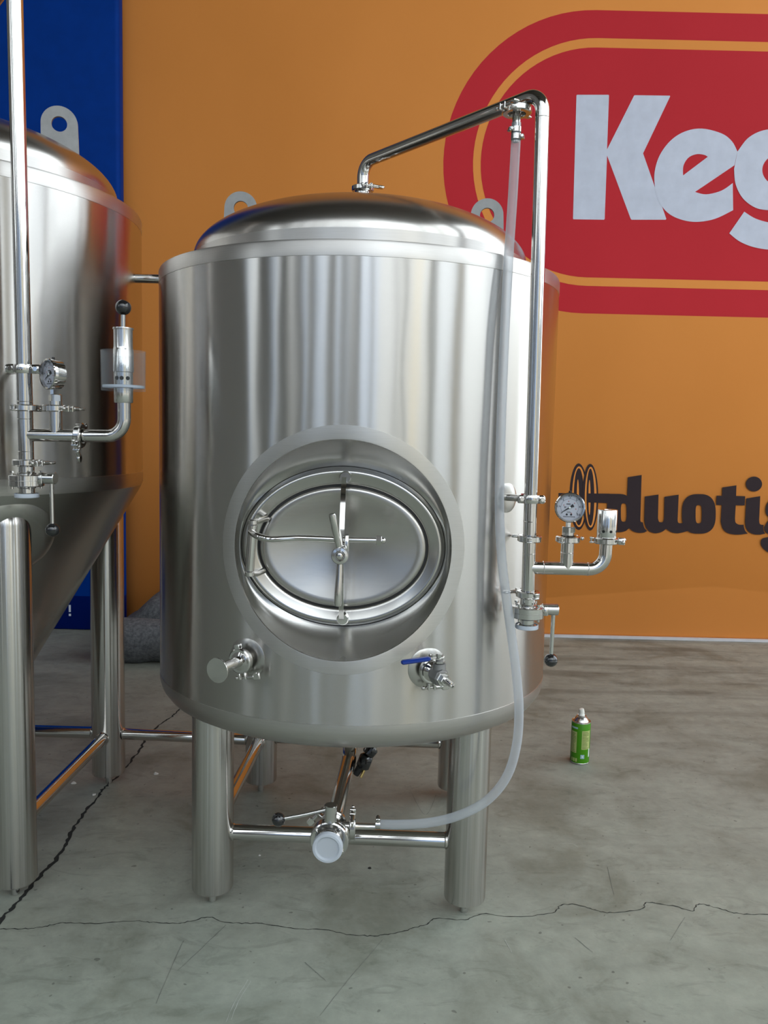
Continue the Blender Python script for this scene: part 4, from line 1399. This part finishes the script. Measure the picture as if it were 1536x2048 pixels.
# black plug of the temperature probe under the tank
cs = at(731, 1519, 2.06)
TS = thing('probe_plug', 'black cable plug of a probe hanging under the central tank behind the drain pipe', 'connector', cs + Vector((0, 0, -0.05)))
Fp = Matrix.Translation(cs) @ Matrix.Rotation(0.35, 4, 'Y') @ Matrix.Rotation(0.5, 4, 'Z')
m = MB()
m.box((0.030, 0.030, 0.038), Fp @ Matrix.Translation((0, 0, -0.006)), 0.005)
m.box((0.026, 0.030, 0.026), Fp @ Matrix.Translation((0.004, 0, 0.026)) @ Matrix.Rotation(0.4, 4, 'Y'), 0.004)
m.build('plug_body', 'black_plastic', TS)
m = MB()
m.cyl(Fp @ Vector((-0.006, 0, -0.022)), Fp @ Vector((-0.012, 0, -0.046)), 0.0105, 0.0085, seg=10, bev=0.001)
m.build('cable_gland', 'black_rubber', TS)
m = MB()
m.cyl(Fp @ Vector((0.003, -0.008, -0.024)), Fp @ Vector((-0.001, -0.012, -0.046)), 0.0036, seg=14, bev=0.0008)
m.build('brass_screw', 'brass', TS)
m = MB()
m.tube(catmull([tuple(Fp @ Vector((0.004, 0, 0.034))), tuple(Fp @ Vector((0.006, 0, 0.050))), (cs.x + 0.01, cs.y + 0.01, 0.425)], 5), 0.009, 16)
m.build('probe_neck', 'machined', TS)

# ------------------------------------------------------------------ conical tank (left)
BX, BY, RB = -1.145, 2.13, 0.492
CT = thing('conical_tank', 'tall stainless steel cone bottomed tank cut off by the left edge', 'tank', (BX, BY, 0))
TB = Matrix.Translation((BX, BY, 0))
ZBT, ZBB = 1.650, 0.950
m = MB()
m.lathe([(RB, ZBB + 0.03), (RB, ZBT - 0.035)], TB, 128)
m.build('jacket', 'shell', CT, origin=(BX, BY, 0.9))
m = MB()
m.lathe([(RB, ZBT - 0.035), (RB + 0.0006, ZBT - 0.0345), (RB + 0.0006, ZBT - 0.006), (RB - 0.0015, ZBT - 0.0015), (RB - 0.007, ZBT), (0.40, ZBT + 0.002)], TB, 128)
m.build('rim_band', 'band', CT)
m = MB()
m.lathe([(RB, ZBB + 0.03), (RB + 0.0006, ZBB + 0.0295), (RB + 0.0006, ZBB + 0.004), (RB - 0.002, ZBB - 0.006)], TB, 128)
m.build('lower_band', 'band', CT)
m = MB()
m.lathe([(RB - 0.002, ZBB - 0.006), (RB - 0.008, ZBB - 0.018), (0.20, 0.448), (0.05, 0.205), (0.05, 0.17), (0, 0.17)], TB, 128)
m.build('cone', 'satin', CT)
RD2, ZD2, HD2 = 0.432, 1.690, 0.150
m = MB()
m.lathe([(RD2, ZBT - 0.002), (RD2, ZD2)], TB, 128)
m.build('dome_skirt', 'band', CT)
m = MB()
prof = [(RD2 * math.cos(PI / 2 * k / 28), ZD2 + HD2 * math.sin(PI / 2 * k / 28)) for k in range(29)]
prof[-1] = (0, ZD2 + HD2)
m.lathe(prof, TB, 128)
m.build('dome', 'dome', CT)
lug_plate(CT, tuple(at(119, 249, 2.12)), 0.0435, 0.0185, 1.72, 0.25, (0.0, 0.004))
FEET2 = [(-0.846, 1.824), (-0.832, 2.434), (-1.450, 1.830), (-1.440, 2.440)]
leg_set(CT, FEET2, 0.0490, 0.034, (0.875, 0.875, 0.875, 0.875), ((0, 1), (0, 2), (1, 3)), 0.0178, 0.160, 0.045)
# pads where the legs run into the cone
for (fx, fy) in FEET2[:2]:
    d = Vector((fx - BX, fy - BY, 0)).normalized()
    sl = math.atan2(0.485 - 0.20, 0.932 - 0.448)
    nrm = (d * math.cos(sl) - Vector((0, 0, 1)) * math.sin(sl))
    rr_ = Vector((fx - BX, fy - BY, 0)).length
    zc_ = 0.448 + (rr_ - 0.20) / (0.485 - 0.20) * (0.932 - 0.448)
    pc_ = Vector((fx, fy, zc_ + 0.0))
    m = MB()
    m.lathe([(0.105, -0.010), (0.105, -0.002), (0.095, 0.004), (0.075, 0.0075), (0.0, 0.0085)], frame(pc_, nrm), 56)
    m.build('leg_pad', 'satin', CT)
# tie bars between the two tanks
for a, b, r, lb in (((-0.832 + 0.047, 2.430, 0.160), (-0.357 - 0.045, 2.409, 0.160), 0.0168, 'low horizontal steel tube joining the rear legs of both tanks'),
                    ((-0.657, 2.15, 1.480), (-0.560, 2.15, 1.480), 0.0112, 'short thin steel spacer tube high between the two tank jackets')):
    m = MB()
    m.cyl(a, b, r, seg=28)
    for e, q in ((Vector(a), 1), (Vector(b), -1)):
        m.lathe([(r, 0.004), (r + 0.002, 0.0015), (r + 0.001, 0.0)], frame(e, (q, 0, 0)), 28)
    tag(m.build('tie_bar', 'polish', None), lb, 'tube')

# ------------------------------------------------------------------ cleaning pipe of the conical tank
QX, QY = -0.7485, 1.70
def qx(z):
    return -0.7519 + (0.0051) * (1.9325 - z) / 0.93
RQ = 0.0155
CQ = thing('cleaning_pipe', 'stainless riser pipe in front of the conical tank at the left edge', 'pipe', (QX, QY, 0.98))
q_tee = at(50, 870, QY).z
q_low = at(52, 925, QY).z
q_c1 = at(50, 816, QY).z
m = MB()
zq = 1.985
m.tube(fillet([(BX, BY, ZD2 + HD2 - 0.004), (BX, BY, 1.950), (qx(2.1), QY, zq), (qx(q_low), QY, q_low)], 0.040, 14), RQ, 32)
rq = m.build('riser_pipe', 'polish', CQ)
rx_ = at(248.5, 840, QY).x
m = MB()
zb_ = at(110, 871, QY).z
zb2 = at(200, 871, QY).z
m.tube(fillet([(qx(q_tee), QY, q_tee), (rx_, QY, zb2), (rx_, QY, at(249, 806, QY).z)], 0.036, 14), RQ * 0.86, 32)
m.build('branch_pipe', 'polish', CQ)
gqx = at(111.5, 840, QY).x
m = MB()
gq_top = at(111, 818, QY).z
m.tube([(gqx, QY, zb_), (gqx, QY, (zb_ + gq_top) / 2), (gqx, QY, gq_top)], RQ * 0.80, 32)
m.build('gauge_branch', 'polish', CQ)
for (p, d) in (((qx(1.2), QY, at(47, 803, QY).z), (0, 0, 1)), ((qx(1.1), QY, at(50, 838, QY).z), (0, 0, 1)), ((qx(1.1), QY, at(51, 903, QY).z), (0, 0, 1))):
    m = MB()
    m.lathe([(RQ * 0.97, -0.0012), (RQ + 0.0005, 0), (RQ * 0.97, 0.0012)], frame(p, d), 32)
    m.build('weld_seam', 'weld', rq)
clamp_on(CQ, (qx(q_c1), QY, q_c1), (0, 0, 1), (0.3, 0.95, 0), 0.0285)
clamp_on(CQ, (gqx, QY, at(111, 817, QY).z), (0, 0, 1), (1, -0.35, 0), 0.0275)
pc2 = at(160, 870, QY)
clamp_on(CQ, (pc2.x, QY, (zb_ + zb2) / 2), (1, 0, 0.0), (0.0, -0.75, -0.66), 0.0262)
clamp_on(CQ, (qx(q_low), QY, q_low), (0, 0, 1), (0.9, -0.4, 0), 0.0275)
zc2 = at(46, 738, QY).z
pcq = Vector((qx(zc2), QY, zc2))
dq = Vector((BX - pcq.x, BY - pcq.y, 0)).normalized()
m = MB()
m.cyl(pcq + dq * 0.018, pcq + dq * 0.10, 0.0085, seg=24)
m.build('bracket_stub', 'polish', CQ)
m = MB()
m.lathe([(RQ, -0.0095), (RQ + 0.0045, -0.009), (RQ + 0.0065, -0.004), (RQ + 0.0065, 0.004), (RQ + 0.0045, 0.009), (RQ, 0.0095)], frame(pcq, (0, 0, 1)), 36)
for s in (-1, 1):
    q = pcq + Vector((s * 0.0260, -0.001, 0))
    m.box((0.022, 0.016, 0.0185), Matrix.Translation(q), 0.003)
    m.cyl(q + Vector((0.001, -0.0105, 0)), q + Vector((0.001, 0.010, 0)), 0.0050, seg=14, bev=0.0005)
m.build('pipe_collar', 'mirror', CQ)

pressure_gauge('round dial pressure gauge turned sideways on the conical tank pipework', at(98, 748, QY - 0.012), (-0.62, -0.78, 0.0), (gqx, QY, at(111.5, 811, QY).z), 0)
butterfly_valve('butterfly valve with black knob lever hanging in front of the steel cone', (qx(q_low), QY, q_low - 0.003), (1, -0.15, 0), (0.001, 0, 0), 0.108)

# pressure relief valve with its clear cup
rvz = at(248.5, 806, QY).z
RV = thing('relief_valve', 'relief valve with clear plastic cup and black ball knob on top', 'valve', (rx_, QY, rvz))
def zq_(v):
    return at(248, v, QY).z - rvz
TR = Matrix.Translation((rx_ - 0.001, QY, rvz))
m = MB()
m.lathe([(0.0, 0.0), (0.0175, 0), (0.0190, 0.002), (0.0190, zq_(783)), (0.0190, zq_(745)), (0.0205, zq_(744)), (0.0205, zq_(700)), (0.0198, zq_(699)), (0.0190, zq_(694)), (0.0190, zq_(660)), (0, zq_(660))], TR, 48)
m.build('body', 'machined', RV)
m = MB()
m.lathe([(0.0, zq_(660)), (0.0205, zq_(660)), (0.0208, zq_(658.5)), (0.0205, zq_(656)), (0.0, zq_(656))], TR, 40)
m.build('cap_disc', 'machined', RV)
m = MB()
m.lathe([(0.0200, zq_(781)), (0.0435, zq_(782)), (0.0440, zq_(780)), (0.0448, zq_(702)), (0.0430, zq_(702)), (0.0422, zq_(776)), (0.0200, zq_(776)), (0.0200, zq_(781))], TR, 56)
cup = m.build('cup', 'clear', RV)
m = MB()
m.lathe([(0.0400, zq_(776)), (0.0415, zq_(776)), (0.0415, zq_(771)), (0.0400, zq_(771)), (0.0400, zq_(776))], TR, 48)
m.build('seal_ring', 'cap', cup)
for a in (-2.0, -1.45, -0.8):
    d = Vector((math.cos(a), math.sin(a), 0))
    m = MB()
    m.lathe([(0.0042, 0.0002), (0.0040, 0.0004), (0, 0.0004)], frame(Vector((rx_ - 0.001, QY, rvz + zq_(757))) + d * 0.0190, d), 16)
    m.build('vent_hole', 'hole', RV)
m = MB()
m.cyl((rx_ - 0.001, QY, rvz + zq_(657)), (rx_ - 0.0005, QY, rvz + zq_(622)), 0.0046, seg=18)
st_ = m.build('pull_rod', 'machined', RV)
m = MB()
m.sphere((rx_ - 0.0003, QY, rvz + zq_(615)), 0.0158, 30)
m.build('knob', 'black_plastic', st_)

# ------------------------------------------------------------------ spray can on the floor
cp = Vector((0.686, 2.690, 0))
CAN = thing('spray_can', 'green aerosol can with white nozzle standing on the concrete floor', 'can', cp)
TC = Matrix.Translation(cp)
RC = 0.0318
m = MB()
m.lathe([(0, 0.0006), (RC - 0.004, 0.0006), (RC - 0.001, 0.0), (RC + 0.0004, 0.002), (RC + 0.0004, 0.004), (RC - 0.0004, 0.0055)], TC, 48)
m.build('bottom_rim', 'tin', CAN)
m = MB()
m.lathe([(RC - 0.0004, 0.0050), (RC, 0.0060), (RC, 0.1400), (RC - 0.0006, 0.1410)], TC, 48)
body = m.build('can_body', 'can_green', CAN)
m = MB()
m.lathe([(RC - 0.0006, 0.1405), (RC + 0.0002, 0.1420), (RC - 0.0004, 0.1450), (RC - 0.0030, 0.1455), (RC - 0.0050, 0.1430), (RC - 0.0060, 0.1450), (0.020, 0.1560), (0.0165, 0.1585), (0.0165, 0.1615), (0.0150, 0.1625), (0.0130, 0.1605), (0.008, 0.1600), (0, 0.1600)], TC, 48)
m.build('shoulder', 'tin', CAN)
m = MB()
m.lathe([(0.0110, 0.1590), (0.0112, 0.1650), (0.0095, 0.1670), (0.0090, 0.1740)], TC, 28)
m.lathe([(0.0090, -0.004), (0.0088, 0.008), (0.0082, 0.0105), (0.006, 0.0115), (0, 0.0118)], frame(cp + Vector((0, 0, 0.1745)), (-0.22, -0.05, 1)), 28)
m.build('nozzle', 'nozzle', CAN)
def patch(a0, a1, z0, z1, r, name, mat, parent):
    mb = MB()
    n = max(2, int(abs(a1 - a0) / 6))
    vs = []
    for k in range(n + 1):
        a = math.radians(-90 + a0 + (a1 - a0) * k / n)
        vs += [(cp.x + r * math.cos(a), cp.y + r * math.sin(a), z0), (cp.x + r * math.cos(a), cp.y + r * math.sin(a), z1)]
    mb.add(vs, [(2 * k, 2 * k + 2, 2 * k + 3, 2 * k + 1) for k in range(n)])
    return mb.build(name, mat, parent)
patch(-6, 52, 0.054, 0.118, RC + 0.0002, 'text_panel', 'can_pale', body)
patch(-82, -36, 0.040, 0.113, RC + 0.0002, 'text_panel', 'can_pale', body)
patch(-80, -32, 0.123, 0.129, RC + 0.0002, 'title_strip', 'can_blue', body)
patch(-10, 14, 0.022, 0.036, RC + 0.0002, 'recycling_mark', 'can_blue', body)
patch(-2, 7, 0.026, 0.032, RC + 0.0004, 'recycling_mark', 'can_white', body)
patch(44, 56, 0.026, 0.054, RC + 0.0002, 'edge_print', 'can_white', body)
for k in range(12):
    z = 0.057 + k * 0.005
    patch(-3, -3 + random.uniform(28, 50), z, z + 0.0018, RC + 0.0004, 'text_line', 'can_text', body)
for k in range(13):
    z = 0.043 + k * 0.0052
    patch(-80, -80 + random.uniform(26, 42), z, z + 0.0018, RC + 0.0004, 'text_line', 'can_text', body)
for k in range(3):
    patch(-70 + k * 15, -60 + k * 15, 0.010, 0.022, RC + 0.0002, 'size_print', 'can_pale', body)

# ------------------------------------------------------------------ grey felt between the tanks
def lumpy(mb, amp, sc, seed):
    rnd = random.Random(seed)
    ph = [rnd.uniform(0, 6.28) for _ in range(9)]
    out = []
    for (x, y, z) in mb.v:
        d = amp * (math.sin(x * sc + ph[0]) * math.sin(z * sc * 1.7 + ph[1]) + 0.6 * math.sin(x * sc * 2.3 + ph[2] + y * sc) + 0.4 * math.sin(z * sc * 3.1 + ph[3]))
        out.append((x, y + d, max(0.002, z + d * 0.6)))
    mb.v = out
m = MB()
pts = [(-1.25 + 1.24 * k / 30, 3.765 + 0.05 * k / 30, 0.106) for k in range(31)]
rads = [0.098 + 0.004 * math.sin(k * 0.9) for k in range(31)]
m.tube(pts, rads, 36)
m.v = [(x, y, z if z > 0.02 else 0.004 + z * 0.1) for (x, y, z) in m.v]
lumpy(m, 0.004, 14, 3)
fr = m.build('felt_roll', 'felt', None, smooth=60)
tag(fr, 'grey felt roll lying on the floor between the two tanks', 'felt roll')
m = MB()
secs = []
for k in range(31):
    x = -1.30 + 1.38 * k / 30
    hgt = 0.135 + 0.125 * min(1.0, max(0.0, (x + 1.28) / 0.13))
    ring = []
    for j in range(24):
        a = 2 * PI * j / 24
        c, s = math.cos(a), math.sin(a)
        ring.append((x, 4.15 + 0.19 * math.copysign(abs(c) ** 0.6, c), hgt / 2 + hgt / 2 * math.copysign(abs(s) ** 0.7, s)))
    secs.append(ring)
vs = [p for r in secs for p in r]
fs = [(i * 24 + j, i * 24 + (j + 1) % 24, (i + 1) * 24 + (j + 1) % 24, (i + 1) * 24 + j) for i in range(30) for j in range(24)]
fs += [tuple(range(24)), tuple(range(30 * 24 + 23, 30 * 24 - 1, -1))]
m.add(vs, fs)
lumpy(m, 0.007, 11, 9)
ff = m.build('felt_pile', 'felt', None, smooth=60)
tag(ff, 'folded grey felt heaped against the foot of the orange backdrop', 'felt pile')

# ------------------------------------------------------------------ crumbs on the floor
CR = [((312, 1548), 0.008, 'pale plaster crumb on the floor right of the cracked seam'), ((188, 1590), 0.007, 'flat pale paint flake beside the rear leg of the conical tank'),
      ((147, 1567), 0.008, 'thin pale paint flake left of the rear leg of the conical tank'), ((519, 1711), 0.0045, 'tiny pale crumb on the floor below the front brace'),
      ((740, 1737), 0.005, 'small dark crumb on the floor right of the frosted drain cap')]
for i, ((u, v), s, lb) in enumerate(CR):
    p = on_floor(u, v)
    rnd = random.Random(i)
    m = MB()
    n = 7
    ring = [(p.x + s * rnd.uniform(0.6, 1.3) * math.cos(2 * PI * k / n), p.y + s * rnd.uniform(0.6, 1.2) * math.sin(2 * PI * k / n), 0.0004) for k in range(n)]
    top = [(p.x + (q[0] - p.x) * 0.6, p.y + (q[1] - p.y) * 0.6, s * rnd.uniform(0.3, 0.7)) for q in ring]
    m.add(ring + top, [tuple(range(n - 1, -1, -1)), tuple(range(n, 2 * n))] + [(k, (k + 1) % n, n + (k + 1) % n, n + k) for k in range(n)])
    tag(m.build('floor_crumb', 'crack' if 'dark' in lb else 'crumb', None, smooth=0), lb, 'crumb')
